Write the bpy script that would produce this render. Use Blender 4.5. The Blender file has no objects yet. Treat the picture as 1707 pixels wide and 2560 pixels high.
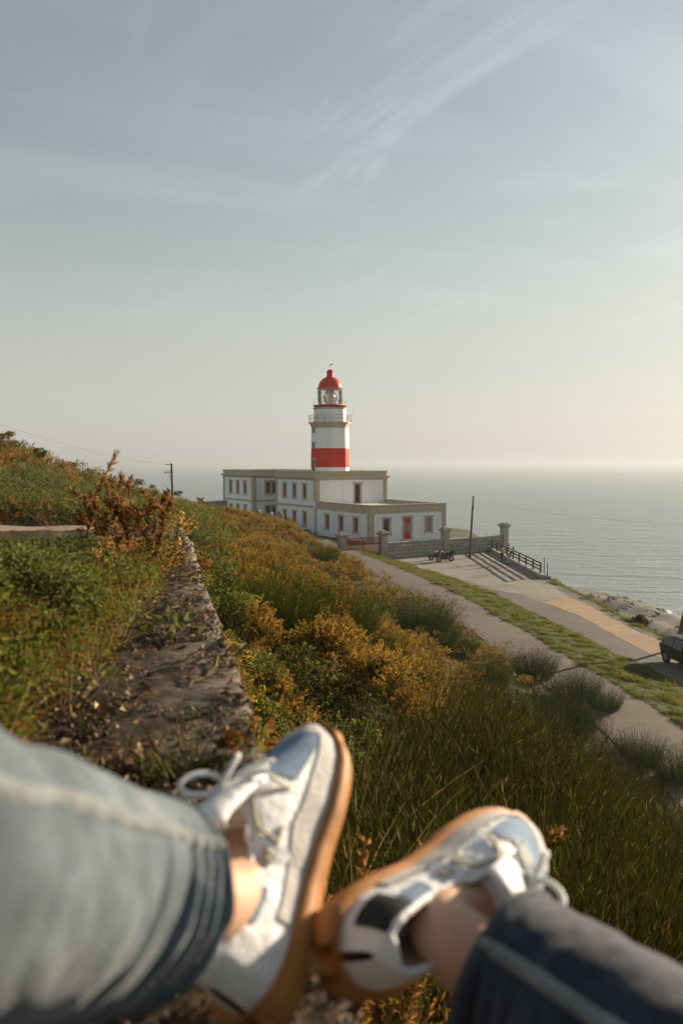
import bpy, bmesh, math, random
import numpy as np
from mathutils import Vector, Matrix, noise as mnoise
R = math.radians
random.seed(7); rng = np.random.default_rng(11)
S = bpy.context.scene
C = S.collection

# ------------------------------------------------------------------ camera (world z = 0 is the lens height; the sea lies at SEA)
FPX, PW, PH = 1991.0, 1707.0, 2560.0
HORIZON = 1157.0
PITCH = math.atan((PH/2-HORIZON)/FPX)
cam = bpy.data.cameras.new('camera'); camo = bpy.data.objects.new('camera', cam); C.objects.link(camo)
camo.location = (0, 0, 0); camo.rotation_euler = (math.pi/2-PITCH, 0, 0)
cam.sensor_fit = 'VERTICAL'; cam.sensor_height = 36; cam.lens = 36*FPX/PH
cam.clip_start = 0.02; cam.clip_end = 300000
cam.dof.use_dof = True; cam.dof.focus_distance = 30.0; cam.dof.aperture_fstop = 4.8
S.camera = camo

# ------------------------------------------------------------------ sky and sun
SUN_AZ, SUN_EL = R(53), R(15)
HAZE = 3.3e-4
world = bpy.data.worlds.new('World'); S.world = world; world.use_nodes = True
nt = world.node_tree; nt.nodes.clear()
def N(nt, t, **kw):
    n = nt.nodes.new(t)
    for k, v in kw.items(): setattr(n, k, v)
    return n
def L(nt, a, b): nt.links.new(a, b)
out = N(nt, 'ShaderNodeOutputWorld'); bg = N(nt, 'ShaderNodeBackground'); bg.inputs[1].default_value = 0.0525
sky = N(nt, 'ShaderNodeTexSky', sky_type='NISHITA'); sky.sun_disc = False
sky.sun_elevation = SUN_EL; sky.sun_rotation = SUN_AZ
sky.altitude = 40; sky.air_density = 1.6; sky.dust_density = 0.8; sky.ozone_density = 1.5
hs = N(nt, 'ShaderNodeHueSaturation'); hs.inputs['Saturation'].default_value = 0.58
L(nt, sky.outputs[0], hs.inputs['Color'])
# thin cirrus: streaked noise on a plane far overhead
tc = N(nt, 'ShaderNodeTexCoord'); sep = N(nt, 'ShaderNodeSeparateXYZ'); L(nt, tc.outputs['Generated'], sep.inputs[0])
za = N(nt, 'ShaderNodeMath', operation='MAXIMUM'); L(nt, sep.outputs[2], za.inputs[0]); za.inputs[1].default_value = 0.0
zb = N(nt, 'ShaderNodeMath', operation='ADD'); L(nt, za.outputs[0], zb.inputs[0]); zb.inputs[1].default_value = 0.12
dx = N(nt, 'ShaderNodeMath', operation='DIVIDE'); L(nt, sep.outputs[0], dx.inputs[0]); L(nt, zb.outputs[0], dx.inputs[1])
dy = N(nt, 'ShaderNodeMath', operation='DIVIDE'); L(nt, sep.outputs[1], dy.inputs[0]); L(nt, zb.outputs[0], dy.inputs[1])
cmb = N(nt, 'ShaderNodeCombineXYZ'); L(nt, dx.outputs[0], cmb.inputs[0]); L(nt, dy.outputs[0], cmb.inputs[1])
mp = N(nt, 'ShaderNodeMapping'); mp.vector_type = 'TEXTURE'; mp.inputs['Rotation'].default_value = (0, 0, R(14)); mp.inputs['Scale'].default_value = (1.9, 0.55, 1)
mp.inputs['Location'].default_value = (0.7, 2.3, 0)
L(nt, cmb.outputs[0], mp.inputs[0])
n1 = N(nt, 'ShaderNodeTexNoise'); n1.inputs['Scale'].default_value = 0.8; n1.inputs['Detail'].default_value = 8; n1.inputs['Roughness'].default_value = 0.58; n1.inputs['Distortion'].default_value = 0.9
L(nt, mp.outputs[0], n1.inputs['Vector'])
cr = N(nt, 'ShaderNodeMapRange', interpolation_type='SMOOTHSTEP'); cr.inputs[1].default_value = 0.42; cr.inputs[2].default_value = 0.74; cr.inputs[3].default_value = 0.0; cr.inputs[4].default_value = 0.36
L(nt, n1.outputs[0], cr.inputs[0])
# finer fibres slanting across it, in patches
mp2 = N(nt, 'ShaderNodeMapping'); mp2.vector_type = 'TEXTURE'; mp2.inputs['Rotation'].default_value = (0, 0, R(-58)); mp2.inputs['Scale'].default_value = (1.6, 0.27, 1); L(nt, cmb.outputs[0], mp2.inputs[0])
n2 = N(nt, 'ShaderNodeTexNoise'); n2.inputs['Scale'].default_value = 1.5; n2.inputs['Detail'].default_value = 7; n2.inputs['Roughness'].default_value = 0.6; n2.inputs['Distortion'].default_value = 0.7; L(nt, mp2.outputs[0], n2.inputs['Vector'])
n3 = N(nt, 'ShaderNodeTexNoise'); n3.inputs['Scale'].default_value = 0.9; n3.inputs['Detail'].default_value = 2; L(nt, cmb.outputs[0], n3.inputs['Vector'])
c2 = N(nt, 'ShaderNodeMapRange', interpolation_type='SMOOTHSTEP'); c2.inputs[1].default_value = 0.45; c2.inputs[2].default_value = 0.75; c2.inputs[4].default_value = 0.46; L(nt, n2.outputs[0], c2.inputs[0])
c3 = N(nt, 'ShaderNodeMapRange', interpolation_type='SMOOTHSTEP'); c3.inputs[1].default_value = 0.42; c3.inputs[2].default_value = 0.60; L(nt, n3.outputs[0], c3.inputs[0])
cm_ = N(nt, 'ShaderNodeMath', operation='MULTIPLY'); L(nt, c2.outputs[0], cm_.inputs[0]); L(nt, c3.outputs[0], cm_.inputs[1])
ca_ = N(nt, 'ShaderNodeMath', operation='ADD', use_clamp=True); L(nt, cr.outputs[0], ca_.inputs[0]); L(nt, cm_.outputs[0], ca_.inputs[1])
ce_ = N(nt, 'ShaderNodeMapRange', interpolation_type='SMOOTHSTEP'); ce_.inputs[1].default_value = 0.06; ce_.inputs[2].default_value = 0.34; L(nt, sep.outputs[2], ce_.inputs[0])
cf_ = N(nt, 'ShaderNodeMath', operation='MULTIPLY'); L(nt, ca_.outputs[0], cf_.inputs[0]); L(nt, ce_.outputs[0], cf_.inputs[1])
mx = N(nt, 'ShaderNodeMix', data_type='RGBA'); L(nt, cf_.outputs[0], mx.inputs[0]); L(nt, hs.outputs[0], mx.inputs[6])
# a cloud is lit by the sky round it: the desaturated, brighter sky colour
hs2 = N(nt, 'ShaderNodeHueSaturation'); hs2.inputs['Saturation'].default_value = 0.30; hs2.inputs['Value'].default_value = 1.5
L(nt, sky.outputs[0], hs2.inputs['Color']); L(nt, hs2.outputs[0], mx.inputs[7])
# an even veil of high thin cloud, thicker towards the horizon where one looks through more of it
vf = N(nt, 'ShaderNodeMapRange', interpolation_type='SMOOTHSTEP'); vf.inputs[1].default_value = -0.02; vf.inputs[2].default_value = 0.42; vf.inputs[3].default_value = 0.70; vf.inputs[4].default_value = 0.08
L(nt, sep.outputs[2], vf.inputs[0])
mv = N(nt, 'ShaderNodeMix', data_type='RGBA'); L(nt, vf.outputs[0], mv.inputs[0]); L(nt, mx.outputs[2], mv.inputs[6]); mv.inputs[7].default_value = (5.0, 5.15, 5.05, 1)
L(nt, mv.outputs[2], bg.inputs[0]); L(nt, bg.outputs[0], out.inputs[0])
sun = bpy.data.lights.new('sun', 'SUN'); suno = bpy.data.objects.new('sun', sun); C.objects.link(suno)
sun.energy = 4.9; sun.angle = R(0.6); sun.color = (1.0, 0.83, 0.62)
sdir = Vector((math.sin(SUN_AZ)*math.cos(SUN_EL), math.cos(SUN_AZ)*math.cos(SUN_EL), math.sin(SUN_EL)))
suno.rotation_euler = (-sdir).to_track_quat('-Z', 'Y').to_euler()
vs = S.view_settings; vs.view_transform = 'Standard'; vs.look = 'None'; vs.gamma = 1.0; vs.exposure = 1.17; vs.use_curve_mapping = False
S.cycles.max_bounces = 5; S.cycles.diffuse_bounces = 3; S.cycles.glossy_bounces = 2; S.cycles.transmission_bounces = 4; S.cycles.transparent_max_bounces = 6; S.cycles.volume_bounces = 0

# ------------------------------------------------------------------ measuring helpers: photograph pixel -> ray
cp, sp = math.cos(PITCH), math.sin(PITCH)
def ray(px, py):
    a = (px-PW/2)/FPX; b = (PH/2-py)/FPX
    return Vector((a, cp+sp*b, -sp+cp*b))
def P(px, py, Y):
    r = ray(px, py); return r*(Y/r.y)
def G(px, py, z):
    r = ray(px, py); return r*(z/r.z)
def pix(v):
    x, y, z = v
    f = y*cp-z*sp; u = y*sp+z*cp
    if f <= 0.01: return (-9999, -9999)
    return (PW/2+FPX*x/f, PH/2-FPX*u/f)
def inside(pt, poly):
    x, y = pt; c = False; j = len(poly)-1
    for i in range(len(poly)):
        xi, yi = poly[i]; xj, yj = poly[j]
        if (yi > y) != (yj > y) and x < (xj-xi)*(y-yi)/(yj-yi)+xi: c = not c
        j = i
    return c

# ------------------------------------------------------------------ materials
def col(c): return (c[0], c[1], c[2], 1)
def mat(name, cols, scale=6.0, rough=0.85, bump=0.0, bscale=None, detail=5.0, rnd=0.0, transl=0.0, spec=0.3, metal=0.0, stretch=None, nrough=0.55, coat=0.0, sheen=0.0, bdist=0.02, second=None, coord='Object'):
    """cols: one colour or a list of (position, colour) along a noise"""
    m = bpy.data.materials.new(name); m.use_nodes = True; nt = m.node_tree; b = nt.nodes['Principled BSDF']
    b.inputs['Roughness'].default_value = rough; b.inputs['Specular IOR Level'].default_value = 0.06 if transl else spec; b.inputs['Metallic'].default_value = metal
    b.inputs['Coat Weight'].default_value = coat; b.inputs['Sheen Weight'].default_value = sheen
    t = N(nt, 'ShaderNodeTexCoord'); vec = t.outputs[coord]
    if stretch:
        mp = N(nt, 'ShaderNodeMapping'); mp.inputs['Scale'].default_value = stretch; L(nt, vec, mp.inputs[0]); vec = mp.outputs[0]
    if isinstance(cols, tuple): cols = [(0.35, tuple(c*0.86 for c in cols)), (0.65, tuple(min(1, c*1.12) for c in cols))]
    no = N(nt, 'ShaderNodeTexNoise'); no.inputs['Scale'].default_value = scale; no.inputs['Detail'].default_value = detail; no.inputs['Roughness'].default_value = nrough
    L(nt, vec, no.inputs['Vector'])
    cr = N(nt, 'ShaderNodeValToRGB'); e = cr.color_ramp.elements
    while len(e) < len(cols): e.new(0.5)
    for i, (p, c) in enumerate(cols): e[i].position = p; e[i].color = col(c)
    L(nt, no.outputs[0], cr.inputs[0]); c = cr.outputs[0]
    if second:   # (colour, noise scale, low, high): patches of a second colour
        n2 = N(nt, 'ShaderNodeTexNoise'); n2.inputs['Scale'].default_value = second[1]; n2.inputs['Detail'].default_value = 6; n2.inputs['Roughness'].default_value = 0.65
        L(nt, vec, n2.inputs['Vector'])
        mr = N(nt, 'ShaderNodeMapRange'); mr.inputs[1].default_value = second[2]; mr.inputs[2].default_value = second[3]; L(nt, n2.outputs[0], mr.inputs[0])
        mx = N(nt, 'ShaderNodeMix', data_type='RGBA'); L(nt, mr.outputs[0], mx.inputs[0]); L(nt, c, mx.inputs[6]); mx.inputs[7].default_value = col(second[0]); c = mx.outputs[2]
    if rnd:
        oi = N(nt, 'ShaderNodeObjectInfo'); mr = N(nt, 'ShaderNodeMapRange'); mr.inputs[3].default_value = 1-rnd; mr.inputs[4].default_value = 1+rnd
        L(nt, oi.outputs['Random'], mr.inputs[0])
        hv = N(nt, 'ShaderNodeHueSaturation'); L(nt, mr.outputs[0], hv.inputs['Value']); L(nt, c, hv.inputs['Color'])
        m2 = N(nt, 'ShaderNodeMapRange'); m2.inputs[3].default_value = 0.5-rnd*0.07; m2.inputs[4].default_value = 0.5+rnd*0.07
        ml = N(nt, 'ShaderNodeMath', operation='MULTIPLY'); ml.inputs[1].default_value = 7.31; L(nt, oi.outputs['Random'], ml.inputs[0])
        fr = N(nt, 'ShaderNodeMath', operation='FRACT'); L(nt, ml.outputs[0], fr.inputs[0]); L(nt, fr.outputs[0], m2.inputs[0]); L(nt, m2.outputs[0], hv.inputs['Hue'])
        c = hv.outputs[0]
    L(nt, c, b.inputs['Base Color'])
    if bump:
        bn = N(nt, 'ShaderNodeTexNoise'); bn.inputs['Scale'].default_value = bscale or scale*4; bn.inputs['Detail'].default_value = 6; bn.inputs['Roughness'].default_value = 0.6
        L(nt, vec, bn.inputs['Vector'])
        bp = N(nt, 'ShaderNodeBump'); bp.inputs['Strength'].default_value = bump; bp.inputs['Distance'].default_value = bdist; L(nt, bn.outputs[0], bp.inputs['Height'])
        L(nt, bp.outputs[0], b.inputs['Normal'])
    if transl:
        tr = N(nt, 'ShaderNodeBsdfTranslucent'); L(nt, c, tr.inputs[0]); mx = N(nt, 'ShaderNodeMixShader'); mx.inputs[0].default_value = transl
        L(nt, b.outputs[0], mx.inputs[1]); L(nt, tr.outputs[0], mx.inputs[2]); L(nt, mx.outputs[0], nt.nodes['Material Output'].inputs[0])
    return m

M = {}
M['white'] = mat('white_render', [(0.3, (0.76, 0.76, 0.75)), (0.7, (0.84, 0.84, 0.83))], 0.6, 0.85, 0.25, 8, stretch=(1.6, 1.6, 0.16), second=((0.50, 0.47, 0.41), 0.9, 0.56, 0.86))
M['granite'] = mat('granite', [(0.3, (0.38, 0.31, 0.21)), (0.55, (0.48, 0.40, 0.28)), (0.75, (0.56, 0.48, 0.36))], 3.0, 0.9, 0.4, 20)
M['wallstone'] = mat('wall_stone', [(0.3, (0.22, 0.20, 0.17)), (0.55, (0.34, 0.32, 0.28)), (0.75, (0.45, 0.43, 0.39))], 2.2, 0.92, 0.5, 12, rnd=0.18)
M['mortar'] = mat('mortar', (0.16, 0.145, 0.12), 5, 0.95, 0.3)
M['red'] = mat('red_paint', [(0.3, (0.50, 0.026, 0.008)), (0.7, (0.60, 0.038, 0.012))], 1.2, 0.6, 0.1, 10, spec=0.1)
M['redmetal'] = mat('red_metal_paint', (0.55, 0.034, 0.012), 2, 0.5, 0.1, spec=0.15)
M['redgate'] = mat('red_gate_paint', (0.34, 0.045, 0.028), 3, 0.6, spec=0.1)
M['railing'] = mat('railing_paint', (0.26, 0.12, 0.085), 3, 0.6)
M['pane'] = mat('window_pane', (0.018, 0.017, 0.016), 2, 0.08, spec=0.5)
M['lightpane'] = mat('pane_with_curtain', (0.30, 0.29, 0.27), 2, 0.15, spec=0.5)
M['roof'] = mat('flat_roof', (0.50, 0.48, 0.44), 0.8, 0.9, 0.2)
M['brass'] = mat('lens_brass', (0.28, 0.20, 0.08), 3, 0.35, metal=0.8)
M['steel'] = mat('steel', (0.35, 0.35, 0.33), 3, 0.4, metal=0.8)
M['whitemetal'] = mat('white_metal', (0.68, 0.68, 0.66), 3, 0.5)
M['asphalt'] = mat('asphalt', [(0.3, (0.080, 0.066, 0.054)), (0.5, (0.112, 0.094, 0.077)), (0.7, (0.145, 0.122, 0.10))], 0.5, 0.92, 0.5, 60, detail=12, nrough=0.72, second=((0.055, 0.048, 0.042), 0.25, 0.50, 0.70))
M['path'] = mat('path_asphalt', [(0.3, (0.100, 0.074, 0.055)), (0.5, (0.135, 0.102, 0.078)), (0.7, (0.170, 0.132, 0.104))], 0.6, 0.93, 0.5, 50, detail=12, nrough=0.75, second=((0.075, 0.057, 0.043), 0.3, 0.52, 0.72))
M['concrete'] = mat('terrace_concrete', [(0.3, (0.165, 0.140, 0.115)), (0.5, (0.215, 0.188, 0.157)), (0.7, (0.265, 0.235, 0.20))], 0.55, 0.92, 0.4, 40, detail=12, nrough=0.7, second=((0.125, 0.105, 0.085), 0.3, 0.50, 0.70))
M['sandy'] = mat('sandy_gravel', [(0.3, (0.22, 0.145, 0.08)), (0.5, (0.31, 0.21, 0.12)), (0.7, (0.38, 0.28, 0.18))], 0.7, 0.95, 0.6, 50, detail=12, nrough=0.75, second=((0.19, 0.15, 0.11), 0.35, 0.52, 0.72))
M['wood'] = mat('weathered_wood', (0.10, 0.050, 0.026), 3, 0.85, 0.4, stretch=(6, 6, 0.7))
M['pole'] = mat('pole_wood', (0.17, 0.095, 0.05), 2, 0.85, 0.4, stretch=(6, 6, 0.5))
M['darkpole'] = mat('dark_pole', (0.05, 0.035, 0.026), 2, 0.8)
M['wire'] = mat('wire', (0.06, 0.055, 0.05), 2, 0.6)

# ------------------------------------------------------------------ mesh builder
class MB:
    def __init__(s): s.v = []; s.f = []; s.m = []
    def add(s, vs, fs, mi=0):
        o = len(s.v); s.v += [tuple(v) for v in vs]; s.f += [tuple(o+i for i in f) for f in fs]; s.m += [mi]*len(fs)
    def box(s, c, d, rz=0.0, mi=0, taper=1.0):
        x, y, z = (k/2 for k in d); ca, sa = math.cos(rz), math.sin(rz); vs = []
        for sz in (-1, 1):
            t = taper if sz > 0 else 1.0
            for sx, sy in ((-1, -1), (1, -1), (1, 1), (-1, 1)):
                a, b = sx*x*t, sy*y*t; vs.append((c[0]+a*ca-b*sa, c[1]+a*sa+b*ca, c[2]+sz*z))
        s.add(vs, [(3, 2, 1, 0), (4, 5, 6, 7), (0, 1, 5, 4), (1, 2, 6, 5), (2, 3, 7, 6), (3, 0, 4, 7)], mi); return s
    def box2(s, a, b, mi=0): return s.box([(p+q)/2 for p, q in zip(a, b)], [abs(q-p) for p, q in zip(a, b)], 0, mi)
    def tube(s, pts, rad, n=8, cap=True, mi=0, squash=None):
        pts = [Vector(p) for p in pts]; k = len(pts)
        if not isinstance(rad, (list, tuple)): rad = [rad]*k
        up = Vector((0, 0, 1)); rows = []; prev = None
        for i, p in enumerate(pts):
            t = (pts[min(i+1, k-1)]-pts[max(i-1, 0)]).normalized()
            if prev is None:
                a = t.cross(up) if abs(t.z) < 0.95 else t.cross(Vector((0, 1, 0)))
            else: a = prev-t*prev.dot(t)
            a.normalize(); prev = a; b = t.cross(a)
            rows.append([p+(a*math.cos(2*math.pi*j/n)+b*math.sin(2*math.pi*j/n))*rad[i] for j in range(n)])
        vs = [v for r in rows for v in r]; fs = []
        for i in range(k-1):
            for j in range(n):
                fs.append((i*n+j, i*n+(j+1) % n, (i+1)*n+(j+1) % n, (i+1)*n+j))
        if cap: fs += [tuple(range(n-1, -1, -1)), tuple((k-1)*n+j for j in range(n))]
        s.add(vs, fs, mi); return s
    def lathe(s, prof, n=24, c=(0, 0, 0), phase=0.0, mi=0, cap=True):
        k = len(prof); vs = [(c[0]+r*math.cos(phase+2*math.pi*j/n), c[1]+r*math.sin(phase+2*math.pi*j/n), c[2]+z) for r, z in prof for j in range(n)]
        fs = [(i*n+j, i*n+(j+1) % n, (i+1)*n+(j+1) % n, (i+1)*n+j) for i in range(k-1) for j in range(n)]
        if cap: fs += [tuple(range(n-1, -1, -1)), tuple((k-1)*n+j for j in range(n))]
        s.add(vs, fs, mi); return s
    def prism(s, poly, z0, z1, mi=0):
        n = len(poly); vs = [(x, y, z0) for x, y in poly]+[(x, y, z1) for x, y in poly]
        s.add(vs, [tuple(range(n-1, -1, -1)), tuple(range(n, 2*n))]+[(i, (i+1) % n, n+(i+1) % n, n+i) for i in range(n)], mi); return s
    def grid(s, rows, mi=0, closed=False):
        n = len(rows[0]); k = len(rows); vs = [v for r in rows for v in r]; m = n if closed else n-1
        s.add(vs, [(i*n+j, i*n+(j+1) % n, (i+1)*n+(j+1) % n, (i+1)*n+j) for i in range(k-1) for j in range(m)], mi); return s
    def mesh(s, name, mats):
        me = bpy.data.meshes.new(name); me.from_pydata(s.v, [], s.f)
        for m in (mats if isinstance(mats, (list, tuple)) else [mats]): me.materials.append(m)
        if any(s.m): me.polygons.foreach_set('material_index', s.m)
        me.update(); return me
    def build(s, name, mats, parent=None, smooth=False, loc=None):
        me = s.mesh(name, mats)
        if smooth: me.polygons.foreach_set('use_smooth', [True]*len(me.polygons))
        return obj(name, me, parent, loc)
def obj(name, data, parent=None, loc=None):
    o = bpy.data.objects.new(name, data); C.objects.link(o); o.parent = parent
    if loc is not None: o.location = loc
    return o
def tag(o, label=None, cat=None, group=None, kind=None):
    for k, v in (('label', label), ('category', cat), ('group', group), ('kind', kind)):
        if v: o[k] = v
    return o
def empty(name, loc=(0, 0, 0), rz=0.0, label=None, cat=None, group=None):
    o = obj(name, None, None, loc); o.rotation_euler = (0, 0, rz); o.empty_display_size = 0.3
    return tag(o, label, cat, group)
# ------------------------------------------------------------------ the lie of the land
SEA = -42.0
ZT = -10.7                      # terrace and parking level
ZSLAB = -0.475                   # top of the old concrete wall the photographer sits on
# grass-side edge of the path, read off the photograph
PE = [(700, 1312, -8.8), (800, 1342, -9.1), (876, 1373, -9.3), (953, 1402, -9.5), (1045, 1440, -9.8), (1125, 1476, -10.0), (1200, 1513, -10.15), (1256, 1549, -10.2),
      (1328, 1584, -10.2), (1381, 1620, -10.2), (1452, 1662, -10.2), (1505, 1691, -10.2), (1594, 1744, -10.2), (1707, 1816, -10.2)]
pe = [G(*p) for p in PE]
pe = [(v.x, v.y, v.z) for v in pe]+[(13.6, 16, -10.2), (14.0, 0, -10.2), (14.0, -25, -10.2)]
pe = np.array(sorted(pe, key=lambda a: a[1]))
GE = [(991, 1404), (1068, 1427), (1150, 1453), (1221, 1478), (1292, 1513), (1377, 1554), (1470, 1598), (1541, 1637), (1601, 1659), (1707, 1719)]
ge = [G(a, b, ZT) for a, b in GE]; ge = [(v.x, v.y) for v in ge]+[(17.3, 20), (17.6, 0), (17.6, -25), (4.0, 90), (0.5, 96)]
ge = np.array(sorted(ge, key=lambda a: a[1]))
CE = [(1370, 1452), (1480, 1508), (1560, 1557), (1680, 1607)]
ce = [G(a, b, ZT) for a, b in CE]; ce = [(v.x, v.y) for v in ce]+[(20.5, 30), (21, 0), (21, -25), (18.9, 76), (18.4, 90), (19.6, 99), (19.6, 130)]
ce = np.array(sorted(ce, key=lambda a: a[1]))
xp = lambda y: np.interp(y, pe[:, 1], pe[:, 0])
zp = lambda y: np.interp(y, pe[:, 1], pe[:, 2])
def pw(y):                      # path width measured along x
    y = np.asarray(y, float); sl = (xp(y+2)-xp(y-2))/4.0
    return 3.3*np.sqrt(1+sl*sl)
xg = lambda y: np.maximum(np.interp(y, ge[:, 1], ge[:, 0]), xp(y)+1.2)
xc = lambda y: np.interp(y, ce[:, 1], ce[:, 0])
# the concrete wall's outer (right) edge
EDGE0 = G(660, 1860, ZSLAB); EDGE1 = G(480, 1365, ZSLAB)
ED = Vector((EDGE1.x-EDGE0.x, EDGE1.y-EDGE0.y, 0)).normalized()
EN = Vector((ED.y, -ED.x, 0))           # points away from the wall, to the right
xe = lambda y: EDGE0.x+(y-EDGE0.y)*ED.x/ED.y

CP = []
def cpt(x, y, z): CP.append((x, y, z))
for y, z in ((-20, -2.9), (-6, -2.7), (0, -2.6), (3, -2.5), (6, -2.3), (10, -2.1)): cpt(float(xe(y))+0.45, y, z)
for y, z in ((-20, -0.75), (-6, -0.7), (0, -0.68), (3, -0.66), (5, -0.68), (6.5, -0.8)): cpt(float(xe(y))-1.5, y, z)
for t in [(3.4, -8, -4.6), (3.4, 0, -4.6), (3.2, 5, -4.6), (2.6, 10, -4.6), (1.8, 15, -4.9), (0.2, 20, -4.2), (-3, 20, -3.0),
          (6.6, -8, -7.4), (6.6, 0, -7.4), (6.4, 10, -7.8), (5.8, 20, -8.5), (4.2, 30, -8.5), (1.2, 30, -6.4), (-3, 30, -4.0),
          (9.6, -8, -9.8), (9.6, 5, -9.8), (9.0, 15, -9.9),
          (2.0, 42, -8.5), (-2, 42, -6.2), (-7, 42, -4.0), (-1.5, 58, -8.5), (-6, 58, -6.0), (-11, 58, -4.2),
          (-5, 75, -8.4), (-9, 75, -6.6), (-13.5, 75, -5.0), (-16.9, 90, -5.4), (-13.6, 92, -6.0), (-10.2, 95, -7.2), (-8.2, 98, -8.5),
          (-16, 104, -7.6), (-12, 108, -8.6), (-20, 118, -8.8),
          # left: overgrown ground, dirt road, bank and ridge
          (-4, 2, -0.75), (-4, 8, -1.45), (-3.5, 13, -2.0), (-8, 5, -1.2), (-7, 14, -2.0), (-14, 8, -1.5), (-10.0, 21, -1.95), (-14, 21, -1.9), (-7.5, 25, -2.2), (-11, 26.5, -2.0), (-15, 26, -1.8),
          (-5, 33, -3.2), (-9.5, 38, -2.9), (-17.5, 33, 0.2), (-18, 40, 0.55), (-18, 46, 0.25), (-17.6, 60, -1.7), (-17.5, 75, -3.4),
          (-13.0, 33, -1.6), (-13.5, 45, -2.0), (-13.5, 60, -3.4), (-26, 40, 0.8), (-26, 60, -2.2), (-30, 20, 1.5), (-26, 90, -7.5),
          (-45, 20, 2.5), (-45, 60, -6), (-45, 100, -16), (-30, 125, -14), (-10, 150, -18), (-60, 150, -32), (-10, 185, -34), (-10, 230, -45), (-60, 200, -46), (-110, 100, -46), (-110, 0, -20), (-110, 200, -48),
          (22.5, 0, -13), (22.5, 30, -13), (22.5, 50, -13.2), (22.5, 70, -13.6), (22, 90, -13.8), (22, 110, -13), (8, 130, -12),
          (34, 0, -26), (34, 40, -26), (34, 70, -27), (33, 100, -27), (25, 130, -25), (10, 150, -22),
          (55, 0, -37), (52, 60, -37), (50, 110, -36.5), (55, 150, -38.5), (38, 160, -37), (15, 190, -40), (66, 185, -38.0), (74, 205, -38.6), (79, 226, -38.2), (70, 236, -37.6), (60, 215, -37.5), (90, 190, -39.6), (86, 208, -40.2), (100, 180, -40.4),
          (100, 160, -42.5), (100, 100, -42), (96, 40, -42), (97, 216, -45), (91, 240, -46), (76, 252, -47), (50, 245, -46), (30, 235, -47), (120, 120, -48), (120, 220, -50), (120, 0, -48), (60, 290, -52), (0, 290, -54), (-100, 290, -54), (120, 290, -54)]: cpt(*t)
CPa = np.array(CP)
def _phi(r2): return np.where(r2 > 1e-9, 0.5*r2*np.log(np.maximum(r2, 1e-9)), 0.0)
_n = len(CPa); _sc = 50.0
_X = CPa[:, :2]/_sc
_K = _phi(((_X[:, None, :]-_X[None, :, :])**2).sum(-1))+np.eye(_n)*2e-4
_Pm = np.hstack([np.ones((_n, 1)), _X]); _A = np.block([[_K, _Pm], [_Pm.T, np.zeros((3, 3))]])
_w = np.linalg.solve(_A, np.concatenate([CPa[:, 2], np.zeros(3)]))
def tps(x, y):
    q = np.stack([np.ravel(x), np.ravel(y)], 1)/_sc; res = np.empty(len(q))
    for i in range(0, len(q), 20000):
        b = q[i:i+20000]; res[i:i+20000] = _phi(((b[:, None, :]-_X[None, :, :])**2).sum(-1))@_w[:_n]+_w[_n]+b@_w[_n+1:]
    return res.reshape(np.shape(x))
def sst(a, b, x):
    t = np.clip((x-a)/(b-a), 0, 1); return t*t*(3-2*t)
def height(x, y):
    x = np.asarray(x, float); y = np.asarray(y, float)
    h = tps(x, y)
    XP, ZP, W, XG, XC = xp(y), zp(y), pw(y), xg(y), xc(y)
    XL = XP-W
    near = sst(104, 99, y)*1.0
    # slope above the path meets the path, then path, verge, terrace, cliff
    hl = ZP+(h-ZP)*sst(0.0, 2.6, XL-x)
    a = np.clip((x-XP)/np.maximum(XG-XP, 0.1), 0, 1)
    hv = ZP+0.04+(ZT-0.02-ZP)*a**0.9+0.02*np.sin(np.pi*a)
    r = np.where(x < XL, hl, np.where(x < XP, ZP-0.06, np.where(x < XG, hv, ZT-0.06)))
    hc = (ZT-0.06)+(h-(ZT-0.06))*sst(0.35, 3.0, x-XC)
    r = np.where(x > XC, hc, r)
    r = h+(r-h)*near
    # behind the boundary wall lies the yard of the lighthouse
    back = (y-(88.2+(x-4.6)*0.6009))
    yard = sst(0.0, 0.8, back)*sst(-14, -8, x)*sst(20.2, 19.0, x)*sst(135, 122, y)
    lv = np.where(x < xp(np.minimum(y, 104))-0.2, r, -10.1)
    r = np.where((back > 0) & (x > xp(y)+0.6), r+(-10.1-r)*yard, r)
    # the old concrete wall stands in a trench of its own
    d = (x-EDGE0.x)*EN.x+(y-EDGE0.y)*EN.y
    inw = (d < 0.10) & (d > -1.25) & (y < 6.2) & (y > -8)
    r = np.where(inw, np.minimum(r, -1.2), r)
    # fine unevenness off the paved surfaces
    bump = 0.05*np.sin(x*1.7+0.6*y)+0.04*np.sin(y*2.3-0.9*x)
    paved = ((x > XL-0.3) & (x < XC+0.4) & (y < 104))
    r = np.where(paved | (y < 7), r, r+bump*np.where(y > 6, 1.0, 0))
    rock = sst(24, 34, x)*sst(-20, -34, r)
    r = r+rock*(1.1*np.sin(x*0.21+y*0.05)*np.sin(y*0.16)+0.8*np.abs(np.sin(x*0.5-y*0.31))+0.5*np.abs(np.sin(x*1.1+y*0.63))-0.5)
    return np.maximum(r, -46.0)
def hz(x, y): return float(height(np.array([x]), np.array([y]))[0])
def hit(px, py, off=0.0, y0=0.8, y1=140.0):
    """where the ray through a pixel meets the ground raised by off"""
    r = ray(px, py); ts = np.geomspace(y0, y1, 700)
    x = r.x/r.y*ts; z = r.z/r.y*ts; g = height(x, ts)+off
    k = np.nonzero(z <= g)[0]
    t = ts[k[0]] if len(k) else y1
    return Vector((r.x/r.y*t, t, r.z/r.y*t))

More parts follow.
